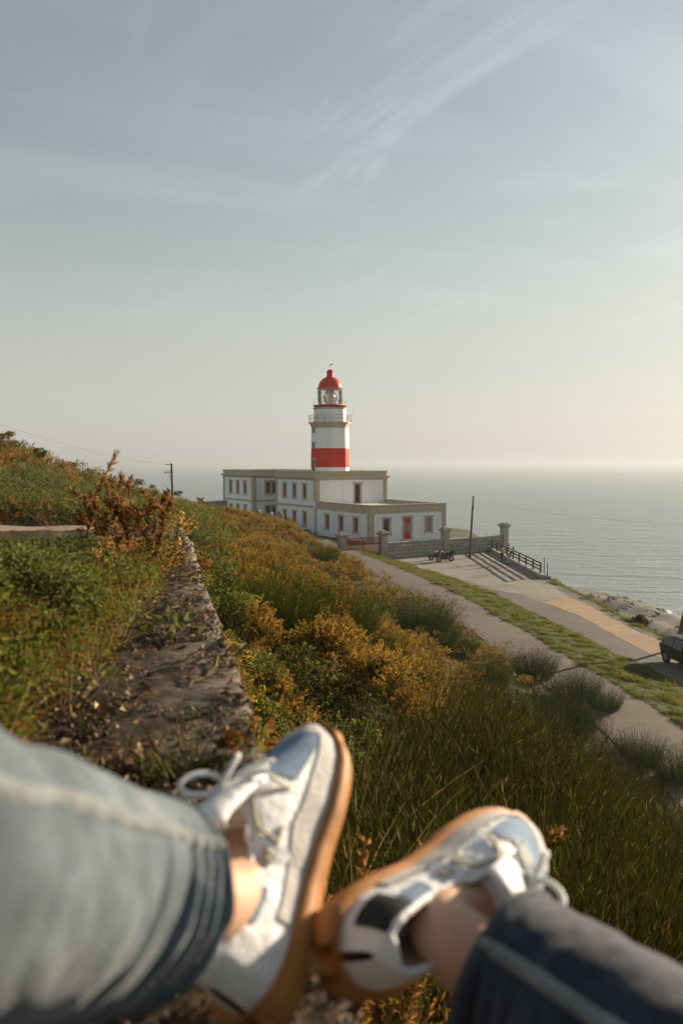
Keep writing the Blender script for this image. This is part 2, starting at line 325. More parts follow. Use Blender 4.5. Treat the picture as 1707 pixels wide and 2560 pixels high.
gx = np.concatenate([np.arange(-150, -26, 4.0), np.arange(-26, 24, 0.45), np.arange(24, 152, 2.0)])
gy = np.concatenate([np.arange(-40, -4, 2.0), np.arange(-4, 110, 0.45), np.arange(110, 302, 2.0)])
XX, YY = np.meshgrid(gx, gy); ZZ = height(XX, YY)
me = bpy.data.meshes.new('ground'); nxg, nyg = len(gx), len(gy)
vv = np.stack([XX.ravel(), YY.ravel(), ZZ.ravel()], 1)
ii = (np.arange(nyg-1)[:, None]*nxg+np.arange(nxg-1)[None, :]).ravel()
ff = np.stack([ii, ii+1, ii+nxg+1, ii+nxg], 1)
me.from_pydata(vv.tolist(), [], ff.tolist()); me.polygons.foreach_set('use_smooth', [True]*len(ff)); me.update()
# soil, turning to bare rock low on the shore
gm = mat('ground_soil', [(0.3, (0.030, 0.024, 0.012)), (0.55, (0.055, 0.048, 0.020)), (0.8, (0.085, 0.068, 0.034))], 1.1, 0.95, 0.6, 9)
nt = gm.node_tree; b = nt.nodes['Principled BSDF']; src = b.inputs['Base Color'].links[0].from_socket
geo = N(nt, 'ShaderNodeNewGeometry'); sx = N(nt, 'ShaderNodeSeparateXYZ'); L(nt, geo.outputs['Position'], sx.inputs[0])
mr = N(nt, 'ShaderNodeMapRange'); mr.inputs[1].default_value = -26; mr.inputs[2].default_value = -33; L(nt, sx.outputs[2], mr.inputs[0])
rn = N(nt, 'ShaderNodeTexNoise'); rn.inputs['Scale'].default_value = 0.14; rn.inputs['Detail'].default_value = 9; rn.inputs['Roughness'].default_value = 0.65
tcn = N(nt, 'ShaderNodeTexCoord'); mpn = N(nt, 'ShaderNodeMapping'); mpn.inputs['Scale'].default_value = (1, 2.2, 3); mpn.inputs['Rotation'].default_value = (0, 0, 0.5); L(nt, tcn.outputs['Object'], mpn.inputs[0]); L(nt, mpn.outputs[0], rn.inputs['Vector'])
rr = N(nt, 'ShaderNodeValToRGB'); rr.color_ramp.elements[0].position = 0.36; rr.color_ramp.elements[0].color = (0.030, 0.022, 0.014, 1); rr.color_ramp.elements[1].position = 0.66; rr.color_ramp.elements[1].color = (0.085, 0.064, 0.043, 1); L(nt, rn.outputs[0], rr.inputs[0])
mxr = N(nt, 'ShaderNodeMix', data_type='RGBA'); L(nt, mr.outputs[0], mxr.inputs[0]); L(nt, src, mxr.inputs[6]); L(nt, rr.outputs[0], mxr.inputs[7]); L(nt, mxr.outputs[2], b.inputs['Base Color'])
me.materials.append(gm)
tag(obj('ground', me), kind='structure')

# paved sheets
def strip_mesh(name, ys, xa, xb, zf, m, cols=5):
    mb = MB(); mb.grid([[(xa(y)+(xb(y)-xa(y))*k/cols, y, zf(y, k/cols)) for k in range(cols+1)] for y in ys]); return mb.build(name, m, smooth=True)
ys = np.arange(-24, 107, 1.0)
def jag(y, s): return 0.10*mnoise.noise(Vector((y*0.9, s, 0)))+0.06*mnoise.noise(Vector((y*3.1, s, 4)))
o = strip_mesh('path', np.arange(-24, 107, 0.5), lambda y: float(xp(y)-pw(y)), lambda y: float(xp(y))+jag(y, 3), lambda y, k: float(zp(y))+0.03*math.sin(math.pi*k), M['path']); tag(o, kind='structure')
o = strip_mesh('parking', np.arange(-24, 100.5, 0.5), lambda y: float(xg(y))-0.15+jag(y, 9), lambda y: float(xc(y))+0.2, lambda y, k: ZT, M['asphalt']); tag(o, kind='structure')
def sheet(name, px, z, m, jitter=0.0):
    c_ = [G(a, b_, z) for a, b_ in px]; pts = []
    for i, p in enumerate(c_):
        q = c_[(i+1) % len(c_)]; n_ = max(1, int((q-p).length/0.25)); t_ = (q-p).normalized(); nn = Vector((-t_.y, t_.x, 0))
        for k in range(n_):
            e_ = p.lerp(q, k/n_); pts.append(e_+nn*(0.22*mnoise.noise(Vector((e_.x*0.8, e_.y*0.8, 5)))+0.12*mnoise.noise(Vector((e_.x*3, e_.y*3, 2)))))
    mb = MB(); mb.v = [tuple(p) for p in pts]; mb.f = [tuple(range(len(pts)))]; mb.m = [0]
    return mb.build(name, m)
o = sheet('concrete_terrace', [(955, 1403), (1010, 1412), (1060, 1424), (1110, 1437), (1160, 1452), (1210, 1468), (1255, 1478), (1300, 1487), (1345, 1502), (1385, 1498), (1425, 1494), (1395, 1475), (1358, 1446), (1320, 1424), (1280, 1402), (1250, 1386), (1238, 1378), (1120, 1386), (1020, 1393)], ZT+0.004, M['concrete']); tag(o, kind='structure')
o = sheet('sandy_verge', [(1350, 1504), (1425, 1494), (1470, 1513), (1520, 1541), (1580, 1573), (1640, 1598), (1690, 1618), (1690, 1665), (1650, 1646), (1600, 1622), (1550, 1597), (1500, 1567), (1450, 1542), (1400, 1521)], ZT+0.008, M['sandy']); tag(o, kind='structure')
# dirt road on the left
DR = [(-30, 17.5), (-20, 19.5), (-13, 21.3), (-9, 23.0), (-6.2, 24.2), (-5.2, 25.2)]
mb = MB(); rows = []
for i in range(len(DR)*6-5):
    f = i/6; k = min(int(f), len(DR)-2); q = f-k
    c0 = Vector(DR[k]).lerp(Vector(DR[k+1]), q); t = (Vector(DR[k+1])-Vector(DR[k])).normalized(); nn = Vector((-t.y, t.x)); row = []
    for j in range(7):
        p = c0+nn*((j/6-0.5)*4.6); row.append((p.x, p.y, hz(p.x, p.y)+0.07))
    rows.append(row)
mb.grid(rows)
tag(mb.build('dirt_road', mat('dirt_road', [(0.25, (0.20, 0.14, 0.09)), (0.55, (0.27, 0.20, 0.135)), (0.8, (0.33, 0.26, 0.18))], 0.6, 0.95, 0.5, 30, detail=10, nrough=0.7), smooth=True), kind='structure')

# sea: wind ripples and swell in the relief
sm = bpy.data.materials.new('sea_water'); sm.use_nodes = True; nt = sm.node_tree; b = nt.nodes['Principled BSDF']
b.inputs['Base Color'].default_value = (0.20, 0.25, 0.25, 1); b.inputs['Roughness'].default_value = 0.38; b.inputs['IOR'].default_value = 1.33; b.inputs['Specular IOR Level'].default_value = 0.5
t = N(nt, 'ShaderNodeTexCoord'); hsum = None
for sc, st, ro, w in ((0.05, (0.5, 1.9, 1), 0.35, 1.0), (0.26, (0.5, 1.7, 1), -0.25, 0.42), (1.1, (0.7, 1.4, 1), 0.1, 0.12)):
    mp = N(nt, 'ShaderNodeMapping'); mp.inputs['Scale'].default_value = st; mp.inputs['Rotation'].default_value = (0, 0, ro); L(nt, t.outputs['Object'], mp.inputs[0])
    no = N(nt, 'ShaderNodeTexNoise'); no.inputs['Scale'].default_value = sc; no.inputs['Detail'].default_value = 5; no.inputs['Distortion'].default_value = 0.6; L(nt, mp.outputs[0], no.inputs['Vector'])
    ml = N(nt, 'ShaderNodeMath', operation='MULTIPLY'); ml.inputs[1].default_value = w; L(nt, no.outputs[0], ml.inputs[0])
    if hsum is None: hsum = ml.outputs[0]
    else:
        ad = N(nt, 'ShaderNodeMath', operation='ADD'); L(nt, hsum, ad.inputs[0]); L(nt, ml.outputs[0], ad.inputs[1]); hsum = ad.outputs[0]
bp = N(nt, 'ShaderNodeBump'); bp.inputs['Strength'].default_value = 1.0; bp.inputs['Distance'].default_value = 4.0; L(nt, hsum, bp.inputs['Height']); L(nt, bp.outputs[0], b.inputs['Normal'])
mb = MB(); BIG = 60000.0
mb.add([(-BIG, -2000, SEA), (BIG, -2000, SEA), (BIG, BIG, SEA), (-BIG, BIG, SEA)], [(0, 1, 2, 3)])
tag(mb.build('sea', sm), kind='structure')

# rocky shore below the cliff, finer than the ground sheet
rx = np.arange(25, 112, 0.85); ry = np.arange(80, 258, 0.85); RX, RY = np.meshgrid(rx, ry); RB = height(RX, RY); RH = np.empty_like(RB)
for i in range(RX.shape[0]):
    for j in range(RX.shape[1]):
        x, y = RX[i, j], RY[i, j]; q = Vector((x*0.8+y*0.35, y*0.8-x*0.35, 0))
        a = 1-abs(mnoise.noise(Vector((q.x*0.07, q.y*0.16, 1))))*2; b_ = 1-abs(mnoise.noise(Vector((q.x*0.22, q.y*0.45, 4))))*2; c_ = mnoise.voronoi(Vector((q.x*0.35, q.y*0.6, 0)))[0]
        RH[i, j] = RB[i, j]-1.5*max(0.0, min(1.0, (31-x)/6))+1.3*a+0.8*b_+0.75*min(1.0, (c_[1]-c_[0])*2.2)-2.15
nr, nc = RX.shape; me = bpy.data.meshes.new('shore_rocks')
ii = (np.arange(nr-1)[:, None]*nc+np.arange(nc-1)[None, :]).ravel(); me.from_pydata(np.stack([RX.ravel(), RY.ravel(), np.maximum(RH, -44.5).ravel()], 1).tolist(), [], np.stack([ii, ii+1, ii+nc+1, ii+nc], 1).tolist()); me.update()
me.materials.append(mat('shore_rock', [(0.3, (0.020, 0.015, 0.010)), (0.5, (0.045, 0.034, 0.024)), (0.72, (0.100, 0.078, 0.055))], 0.35, 0.9, 0.8, 2.2, detail=10, nrough=0.68, stretch=(1, 2.0, 2.5), bdist=0.25))
tag(obj('shore_rocks', me), kind='structure')
# foam where the swell breaks on the rocks
fv, ffc = [], []
for i in range(0, nr-1):
    for j in range(0, nc-1):
        x, y, z = RX[i, j], RY[i, j], RH[i, j]
        if -43.6 < z < -41.95 and mnoise.noise(Vector((x*0.16, y*0.16, 3)))+0.6*mnoise.noise(Vector((x*0.6, y*0.6, 6))) > 0.12:
            k = len(fv); d_ = 0.42
            fv += [(x-d_, y-d_, SEA+0.07), (x+d_, y-d_*0.8, SEA+0.07), (x+d_*0.9, y+d_, SEA+0.07), (x-d_, y+d_*0.9, SEA+0.07)]; ffc.append((k, k+1, k+2, k+3))
if fv:
    me = bpy.data.meshes.new('foam'); me.from_pydata(fv, [], ffc); me.materials.append(mat('sea_foam', (0.75, 0.77, 0.77), 2, 0.9)); tag(obj('foam', me), 'white foam along the rocks', None, None, 'stuff')
# ------------------------------------------------------------------ keeper's house: local x runs along the front, local y back along the left side
RZ = math.atan2(0.515, 0.857)
HO = P(925, 1263, 100.0); HB = Vector((HO.x, HO.y, -10.1))
house = empty('keepers_house', HB, RZ, 'white two storey keepers house with granite trim and a low wing in front', 'house')
zl = lambda z: z-HB.z            # photograph height -> house height
def wall_face(mb, p0, dx, length, z0, z1, holes, depth=0.28, nrm=None):
    """outer wall skin with openings and their reveals; holes: (centre along, half width, z0, z1)"""
    p0 = Vector((p0[0], p0[1], 0)); d = Vector((dx[0], dx[1], 0)); n = Vector((d.y, -d.x, 0))
    if nrm is not None and n.dot(Vector((nrm[0], nrm[1], 0))) < 0: n = -n
    us = sorted({0.0, length}|{c-h for c, h, a, b in holes}|{c+h for c, h, a, b in holes}); zs = sorted({z0, z1}|{a for c, h, a, b in holes}|{b for c, h, a, b in holes})
    pt = lambda u, z, k=0.0: tuple(p0+d*u-n*k+Vector((0, 0, z)))
    for i in range(len(us)-1):
        for j in range(len(zs)-1):
            um, zm = (us[i]+us[i+1])/2, (zs[j]+zs[j+1])/2
            if any(abs(um-c) < h and a < zm < b for c, h, a, b in holes): continue
            mb.add([pt(us[i], zs[j]), pt(us[i+1], zs[j]), pt(us[i+1], zs[j+1]), pt(us[i], zs[j+1])], [(0, 1, 2, 3)])
    for c, h, a, b in holes:
        for (u0, z0_), (u1, z1_) in (((c-h, a), (c+h, a)), ((c+h, a), (c+h, b)), ((c+h, b), (c-h, b)), ((c-h, b), (c-h, a))):
            mb.add([pt(u0, z0_), pt(u1, z1_), pt(u1, z1_, depth), pt(u0, z0_, depth)], [(0, 1, 2, 3)])
def fbox(mb, p0, d, n, u0, u1, z0, z1, k0, k1, mi=0):
    """box on a wall face: u along it, k outward"""
    p0 = Vector((p0[0], p0[1], 0)); pts = []
    for z in (z0, z1):
        for u, k in ((u0, k0), (u1, k0), (u1, k1), (u0, k1)): pts.append(p0+d*u+n*k+Vector((0, 0, z)))
    mb.add(pts, [(3, 2, 1, 0), (4, 5, 6, 7), (0, 1, 5, 4), (1, 2, 6, 5), (2, 3, 7, 6), (3, 0, 4, 7)], mi)
def window(p0, dx, nx, c, hw, z0, z1, pane=None, bars=1, name='window'):
    d = Vector((dx[0], dx[1], 0)); n = Vector((nx[0], nx[1], 0))
    f = MB(); t = 0.09
    fbox(f, p0, d, n, c-hw, c-hw+t, z0, z1, -0.24, -0.15); fbox(f, p0, d, n, c+hw-t, c+hw, z0, z1, -0.24, -0.15)
    fbox(f, p0, d, n, c-hw+t, c+hw-t, z0, z0+t, -0.24, -0.15); fbox(f, p0, d, n, c-hw+t, c+hw-t, z1-t, z1, -0.24, -0.15)
    if bars: fbox(f, p0, d, n, c-hw+t, c+hw-t, z0+(z1-z0)*0.66, z0+(z1-z0)*0.66+0.05, -0.23, -0.16)
    w = f.build(name, M['redmetal'], house)
    g = MB(); fbox(g, p0, d, n, c-hw, c+hw, z0, z1, -0.27, -0.20); g.build('pane', pane or M['pane'], w)
    q = MB(); s = 0.24
    fbox(q, p0, d, n, c-hw-s, c-hw, z0, z1, -0.05, 0.05); fbox(q, p0, d, n, c+hw, c+hw+s, z0, z1, -0.05, 0.05)
    fbox(q, p0, d, n, c-hw-s-0.10, c+hw+s+0.10, z1, z1+0.26, -0.05, 0.07)
    fbox(q, p0, d, n, c-hw-s, c+hw+s, z0-0.20, z0, -0.05, 0.09)
    fbox(q, p0, d, n, c-hw-s-0.09, c-hw-s+0.12, z0-0.38, z0-0.20, -0.05, 0.06); fbox(q, p0, d, n, c+hw+s-0.12, c+hw+s+0.09, z0-0.38, z0-0.20, -0.05, 0.06)
    q.build('stone_surround', M['granite'], w)
    return w
# plan (local): low wing x 0..12, y 0..14; front pavilion y 14..26.6; recess y 26.6..35; rear pavilion y 35..47.4
WX, Y1, Y2, Y3, Y4, RC = 12.0, 14.0, 26.6, 35.0, 47.4, 5.0
zw_lo, zw_hi = zl(-7.15), zl(-8.95)                                   # ground floor windows
wt, wb = max(zw_lo, zw_hi), min(zw_lo, zw_hi); ut, ub = zl(-3.12), zl(-5.05)
PT, PB, CB = zl(-1.16), zl(-1.92), zl(-2.45)                          # parapet top, parapet foot, cornice foot
LPT, LPB = zl(-5.34), zl(-6.45)                                       # wing parapet
STR0, STR1 = zl(-6.38), zl(-6.08)                                     # string course
HW = 0.45
walls = MB(); Xd, Yd = (1, 0), (0, 1); FN, LN, RN, BN = (0, -1), (-1, 0), (1, 0), (0, 1)
DOOR = (5.76, 0.55, zl(-9.9), zl(-7.1))
wall_face(walls, (0, 0), Xd, WX, -1.0, LPB, [(2.5, HW, wb, wt), DOOR, (9.2, HW, wb, wt)], nrm=FN)
lw = [(3.4, HW, wb, wt), (7.1, HW, wb, wt), (10.8, HW, wb, wt)]
wall_face(walls, (0, 0), Yd, Y1, -1.0, LPB, lw, nrm=LN)
wall_face(walls, (WX, 0), Yd, Y1, -1.0, LPB, [], nrm=RN)
UDO = (6.95, 0.48, zl(-5.85), zl(-3.05))
wall_face(walls, (0, Y1), Xd, WX, 3.0, CB, [UDO], nrm=FN)
pav = [(c, HW-0.02, a, b_) for c in (3.3, 6.45, 9.6) for a, b_ in ((ub, ut), (wb, wt))]
wall_face(walls, (0, Y1), Yd, Y2-Y1, -1.0, CB, pav, nrm=LN)
wall_face(walls, (WX, Y1), Yd, Y4-Y1, -1.0, CB, [], nrm=RN)
wall_face(walls, (0, Y2), Xd, RC, -1.0, CB, [], nrm=BN)
wall_face(walls, (RC, Y2), Yd, Y3-Y2, -1.0, CB, [], nrm=LN)
rw = [(c, 0.42, a, b_) for c in (2.75, 3.95) for a, b_ in ((ub, ut), (wb, wt))]
wall_face(walls, (0, Y3), Xd, RC, -1.0, CB, rw, nrm=FN)
far = [(c, HW-0.02, a, b_) for c in (3.1, 6.1, 9.1) for a, b_ in ((ub, ut), (wb, wt))]
wall_face(walls, (0, Y3), Yd, Y4-Y3, -1.0, CB, far, nrm=LN)
wall_face(walls, (0, Y4), Xd, WX, -1.0, CB, [], nrm=BN)
walls.build('wall', M['white'], house)
for h in (2.5, 9.2): window((0, 0), Xd, FN, h, HW, wb, wt, M['lightpane'] if h > 5 else None)
for h in lw: window((0, 0), Yd, LN, *h)
window((0, Y1), Xd, FN, *UDO)
for h in pav: window((0, Y1), Yd, LN, *h)
for h in rw: window((0, Y3), Xd, FN, *h)
for h in far: window((0, Y3), Yd, LN, *h)
# red front door with two glazed lights
d = Vector((1, 0, 0)); n = Vector((0, -1, 0)); c, hw, z0, z1 = DOOR
db = MB(); fbox(db, (0, 0), d, n, c-hw, c+hw, z0, z1, -0.26, -0.18)
for a in (-0.30, 0.30): fbox(db, (0, 0), d, n, c+a-0.20, c+a+0.20, z0+0.15, z0+0.85, -0.18, -0.155)
door = db.build('door', M['red'], house)
for a in (-0.30, 0.30):
    for k in range(2):
        g = MB(); fbox(g, (0, 0), d, n, c+a-0.17, c+a+0.17, z0+1.0+k*0.58, z0+1.52+k*0.58, -0.178, -0.165); g.build('pane', M['lightpane'], door)
g = MB(); fbox(g, (0, 0), d, n, c+0.03, c+0.09, z0+0.98, z0+1.10, -0.18, -0.10); g.build('handle', M['steel'], door)
q = MB(); fbox(q, (0, 0), d, n, c-hw-0.26, c-hw, z0, z1, -0.05, 0.05); fbox(q, (0, 0), d, n, c+hw, c+hw+0.26, z0, z1, -0.05, 0.05); fbox(q, (0, 0), d, n, c-hw-0.38, c+hw+0.38, z1, z1+0.30, -0.05, 0.07)
q.build('stone_surround', M['granite'], door)
g = MB(); g.box2((c-1.1, -0.9, -0.6), (c+1.1, -0.02, z0-0.02)); g.build('door_step', M['granite'], door)
# parapets, cornices, string courses, quoins
def ring(name, loop, th, z0, z1, out, m, parent=house):
    """band following an outline (list of local points, open polyline), out = how far proud of the wall; th inward"""
    k_ = len(loop)-1; closed = Vector(loop[0]) == Vector(loop[-1])
    for i in range(k_):
        a, b_ = Vector(loop[i]), Vector(loop[i+1]); dd = (b_-a).normalized(); nn = Vector((dd.y, -dd.x)); mb = MB(); s0 = s1 = 0.0
        # where two pieces meet the first fills the corner and the next butts against it
        if i > 0 or closed:
            pd = (a-Vector(loop[i-1] if i else loop[k_-1])).normalized(); s0 = th if pd.x*dd.y-pd.y*dd.x > 0 else out
        if i < k_-1 or closed:
            nd = (Vector(loop[i+2] if i < k_-1 else loop[1])-b_).normalized(); s1 = out if dd.x*nd.y-dd.y*nd.x > 0 else th
        A, B = a+dd*s0, b_+dd*s1
        pts = []
        for z in (z0, z1):
            for p, k in ((A, -th), (B, -th), (B, out), (A, out)): pts.append((p.x+nn.x*k, p.y+nn.y*k, z))
        mb.add(pts, [(3, 2, 1, 0), (4, 5, 6, 7), (0, 1, 5, 4), (1, 2, 6, 5), (2, 3, 7, 6), (3, 0, 4, 7)])
        mb.build(name, m, parent)
main = [(0, Y1), (WX, Y1), (WX, Y4), (0, Y4), (0, Y3), (RC, Y3), (RC, Y2), (0, Y2), (0, Y1)]
ring('parapet', main, 0.38, PB, PT-0.16, 0.03, M['granite'])
ring('parapet_cap', main, 0.44, PT-0.16, PT, 0.09, M['granite'])
ring('cornice', main, 0.30, CB+0.27, PB, 0.34, M['granite'])
ring('frieze', main, 0.30, CB, CB+0.27, 0.08, M['granite'])
ring('string_course', [(0, Y4), (0, Y3), (RC, Y3), (RC, Y2), (0, Y2), (0, Y1+0.55)], 0.05, STR0, STR1, 0.06, M['granite'])
wing = [(0, Y1), (0, 0), (WX, 0), (WX, Y1)]
ring('wing_parapet', wing, 0.38, LPB, LPT-0.14, 0.05, M['granite'])
ring('wing_parapet_cap', wing, 0.42, LPT-0.14, LPT, 0.10, M['granite'])
def quoin(x, y, wx, wy, z0, z1):
    mb = MB(); mb.box2((x-wx[0], y-wy[0], z0), (x+wx[1], y+wy[1], z1)); mb.build('corner_pilaster', M['granite'], house)
pr = 0.055
quoin(0, 0, (pr, 0.62), (pr, 0.62), -1, LPB); quoin(WX, 0, (0.62, pr), (pr, 0.62), -1, LPB)
quoin(0, Y1, (pr, 0.62), (pr, 0.55), LPT+0.002, CB); quoin(0, Y1, (pr, 0.2), (0.25, 0.35), -1, LPB-0.002); quoin(WX, Y1, (0.62, pr), (pr, 0.62), LPT+0.002, CB)
quoin(0, Y2, (pr, 0.5), (0.62, pr), -1, CB); quoin(0, Y3, (pr, 0.62), (pr, 0.62), -1, CB); quoin(0, Y4, (pr, 0.5), (0.62, pr), -1, CB)
mb = MB(); mb.box2((0.3, 0.3, LPB-0.1), (WX-0.3, Y1+0.1, LPB+0.55)); mb.build('wing_roof', M['roof'], house)
mb = MB(); mb.box2((0.32, Y1+0.32, CB), (WX-0.32, Y2-0.32, PB+0.12)); mb.box2((RC+0.32, Y2-0.32, CB), (WX-0.32, Y3+0.32, PB+0.115)); mb.box2((0.32, Y3+0.32, CB), (WX-0.32, Y4-0.32, PB+0.12)); mb.build('main_roof', M['roof'], house)

# ------------------------------------------------------------------ lighthouse tower on the front pavilion
TD = 120.3
tz = lambda y: (P(830, y, TD).z)
tc_l = Vector((6.0, 20.3)); ca, sa = math.cos(RZ), math.sin(RZ)
tcw = Vector((HB.x+ca*tc_l.x-sa*tc_l.y, HB.y+sa*tc_l.x+ca*tc_l.y, zl(0)*0+PB+HB.z+0.1))
TD = tcw.y
tower = empty('lighthouse_tower', tcw, RZ, 'octagonal white and red lighthouse tower with red domed lantern', 'lighthouse')
tl = lambda y: tz(y)-tcw.z
PH8 = R(22.5); mpx = TD/FPX
def octa(name, prof, m, parent=tower): mb = MB(); mb.lathe(prof, 8, phase=PH8); return mb.build(name, m, parent)
rb = 48.5*mpx; rt = 46.6*mpx
bz = tl(1171); r1, r2 = tl(1168), tl(1121); r3 = tl(1070)
rr_ = lambda z: rb+(rt-rb)*(z-bz)/(r3-bz)
octa('base', [(rb+0.02, -0.6), (rb+0.02, r1)], M['white'])
octa('red_band', [(rr_(r1), r1), (rr_(r2), r2)], M['red'])
octa('shaft', [(rr_(r2), r2), (rr_(r3), r3)], M['white'])
cz = lambda y: tl(y)
octa('gallery_cornice', [(rt+0.03, cz(1071)), (rt+0.06, cz(1066)), (rt+0.16, cz(1065)), (rt+0.22, cz(1061)), (rt+0.40, cz(1060)), (rt+0.44, cz(1056)), (0.3, cz(1055.5))], M['granite'])
ru = 41.5*mpx
octa('watch_room', [(ru, cz(1056)), (ru-0.06, cz(1024))], M['white'])
octa('watch_room_cornice', [(ru-0.05, cz(1024)), (ru+0.08, cz(1022.5)), (ru+0.08, cz(1020)), (ru-0.15, cz(1019.6)), (0.2, cz(1019.5))], M['granite'])
mb = MB(); mb.lathe([(ru-0.5, cz(1019.5)), (ru-0.5, cz(1016))], 24); mb.build('lantern_plinth', M['granite'], tower)
mb = MB(); mb.lathe([(2.35, cz(1016.4)), (2.58, cz(1015.2)), (2.58, cz(1014)), (2.3, cz(1013.6)), (0.3, cz(1013.6))], 32); deck = mb.build('lantern_deck', M['redmetal'], tower)
for k in range(16):
    a = 2*math.pi*k/16; mb = MB(); mb.box((2.15*math.cos(a), 2.15*math.sin(a), cz(1017.4)), (0.5, 0.10, 0.16), a); mb.build('bracket', M['redmetal'], deck)
def railing(rad, z0, hgt, n, rails, m, th, name):
    mb = MB(); root = None; vs8 = [(rad*math.cos(2*math.pi*k/n+PH8), rad*math.sin(2*math.pi*k/n+PH8)) for k in range(n)]
    for j, h in enumerate(rails): mb.tube([(x, y, z0+h) for x, y in vs8+vs8[:1]], th, 5)
    root = mb.build(name, m, tower)
    for x, y in vs8:
        p = MB(); p.tube([(x, y, z0), (x, y, z0+hgt)], th*1.3, 5); p.build('post', m, root)
railing(rt+0.34, cz(1055.5), 0.98, 16, (0.5, 0.97), M['railing'], 0.028, 'gallery_railing')
railing(2.5, cz(1013.7), 0.85, 14, (0.45, 0.85), M['steel'], 0.015, 'deck_railing')
# lantern room: diagonal astragals, glass, lens
lr = 30.5*mpx; lz0, lz1 = cz(1013.5), cz(972)
ast = MB()
for k in range(16):
    for s in (-1, 1):
        pts = []
        for i in range(7):
            a = 2*math.pi*(k/16)+s*2*math.pi*i/6*2/16*1.0; pts.append((lr*math.cos(a), lr*math.sin(a), lz0+(lz1-lz0)*i/6))
        ast.tube(pts, 0.026, 4, cap=False)
for z in (lz0+0.06, lz1-0.06): ast.tube([(lr*math.cos(2*math.pi*k/32), lr*math.sin(2*math.pi*k/32), z) for k in range(33)], 0.05, 5, cap=False)
lant = ast.build('lantern_frame', M['whitemetal'], tower)
gl = bpy.data.materials.new('lantern_glass'); gl.use_nodes = True; nt = gl.node_tree; nt.nodes.remove(nt.nodes['Principled BSDF'])
tr = N(nt, 'ShaderNodeBsdfTransparent'); tr.inputs[0].default_value = (0.93, 0.95, 0.93, 1); gs = N(nt, 'ShaderNodeBsdfGlossy'); gs.inputs['Roughness'].default_value = 0.03
fr = N(nt, 'ShaderNodeFresnel'); fr.inputs[0].default_value = 1.35; mx = N(nt, 'ShaderNodeMixShader'); L(nt, fr.outputs[0], mx.inputs[0]); L(nt, tr.outputs[0], mx.inputs[1]); L(nt, gs.outputs[0], mx.inputs[2]); L(nt, mx.outputs[0], nt.nodes['Material Output'].inputs[0])
mb = MB(); mb.lathe([(lr-0.03, lz0), (lr-0.03, lz1)], 48, cap=False); mb.build('lantern_glazing', gl, lant, smooth=True)
lm = bpy.data.materials.new('lens_glass'); lm.use_nodes = True; b = lm.node_tree.nodes['Principled BSDF']; b.inputs['Base Color'].default_value = (0.75, 0.80, 0.70, 1); b.inputs['Roughness'].default_value = 0.08; b.inputs['Transmission Weight'].default_value = 0.75; b.inputs['IOR'].default_value = 1.4
prof = []; LH = lz1-lz0
for i in range(25):
    f = i/24; prof.append((0.95*math.sin(math.pi*(0.12+0.80*f))**0.8+(0.05 if i % 2 else 0.0), lz0+LH*(0.04+0.88*f)))
mb = MB(); mb.lathe(prof, 24); lens = mb.build('fresnel_lens', lm, tower)
for k in range(8):
    a = 2*math.pi*k/8+0.2; mb = MB(); mb.tube([((p[0]+0.04)*math.cos(a), (p[0]+0.04)*math.sin(a), p[1]) for p in prof[::2]], 0.05, 5); mb.build('lens_rib', M['brass'], lens)
mb = MB(); mb.lathe([(0.5, lz0-0.1), (0.5, lz0+0.14)], 16); mb.build('lens_pedestal', M['brass'], lens)
dr = 2.0
dm = MB(); pf = [(dr-0.25, cz(972.5)), (dr+0.02, cz(972)), (dr+0.02, cz(970.5)), (dr-0.22, cz(970))]
for i in range(1, 11):
    a = math.pi/2*i/11; pf.append(((dr-0.24)*math.cos(a)**0.95+0.02, cz(970)+(cz(942)-cz(970))*math.sin(a)**1.0))
pf += [(0.52, cz(942.5)), (0.50, cz(940)), (0.50, cz(931)), (0.55, cz(930)), (0.46, cz(927)), (0.30, cz(924.6)), (0.10, cz(923.3)), (0.03, cz(923))]
dm.lathe(pf, 40); dome = dm.build('dome', M['redmetal'], tower, smooth=True)
try:
    dome.data.set_sharp_from_angle(angle=R(35))
except Exception: pass
mb = MB(); mb.tube([(0, 0, cz(923.5)), (0, 0, cz(910))], 0.02, 5); vane = mb.build('vane_rod', M['steel'], dome)
mb = MB(); mb.tube([(-0.33, 0, cz(914)), (0.33, 0, cz(914))], 0.018, 5); mb.tube([(0, -0.33, cz(914)), (0, 0.33, cz(914))], 0.018, 5); mb.box((0.22, 0, cz(910.5)), (0.4, 0.02, 0.16)); mb.build('weather_vane', M['steel'], dome)
mb = MB(); mb.tube([((dr-0.2)*math.cos(a)*-0.9, -0.5, cz(970)+(cz(940)-cz(970))*math.sin(a)+0.1) for a in [math.pi/2*i/8 for i in range(9)]], 0.025, 5); mb.build('dome_ladder', M['steel'], dome)
# door and slit windows on the left facet (normal towards -x, -y)
def facet(nx, ny, u, z0, z1, hw, name, stone=True):
    an = math.atan2(ny, nx); ap = rb*math.cos(PH8); d = Vector((-math.sin(an), math.cos(an), 0)); n = Vector((math.cos(an), math.sin(an), 0)); p0 = n*ap
    f = MB(); fbox(f, p0, d, n, u-hw, u+hw, z0, z1, -0.3, 0.03); w = f.build(name, M['wood'] if name == 'tower_door' else M['pane'], tower)
    q = MB(); fbox(q, p0, d, n, u-hw-0.18, u-hw, z0, z1, -0.3, 0.08); fbox(q, p0, d, n, u+hw, u+hw+0.18, z0, z1, -0.3, 0.08); fbox(q, p0, d, n, u-hw-0.2, u+hw+0.2, z1, z1+0.22, -0.3, 0.10); q.build('stone_surround', M['granite'], w)
facet(-1, 0, -0.2, -0.3, cz(1149), 0.34, 'tower_door'); facet(-1, 0, -0.2, cz(1121), cz(1108), 0.2, 'slit_window'); facet(-1, 0, -0.2, cz(1083), cz(1070), 0.2, 'slit_window')
ax = MB()
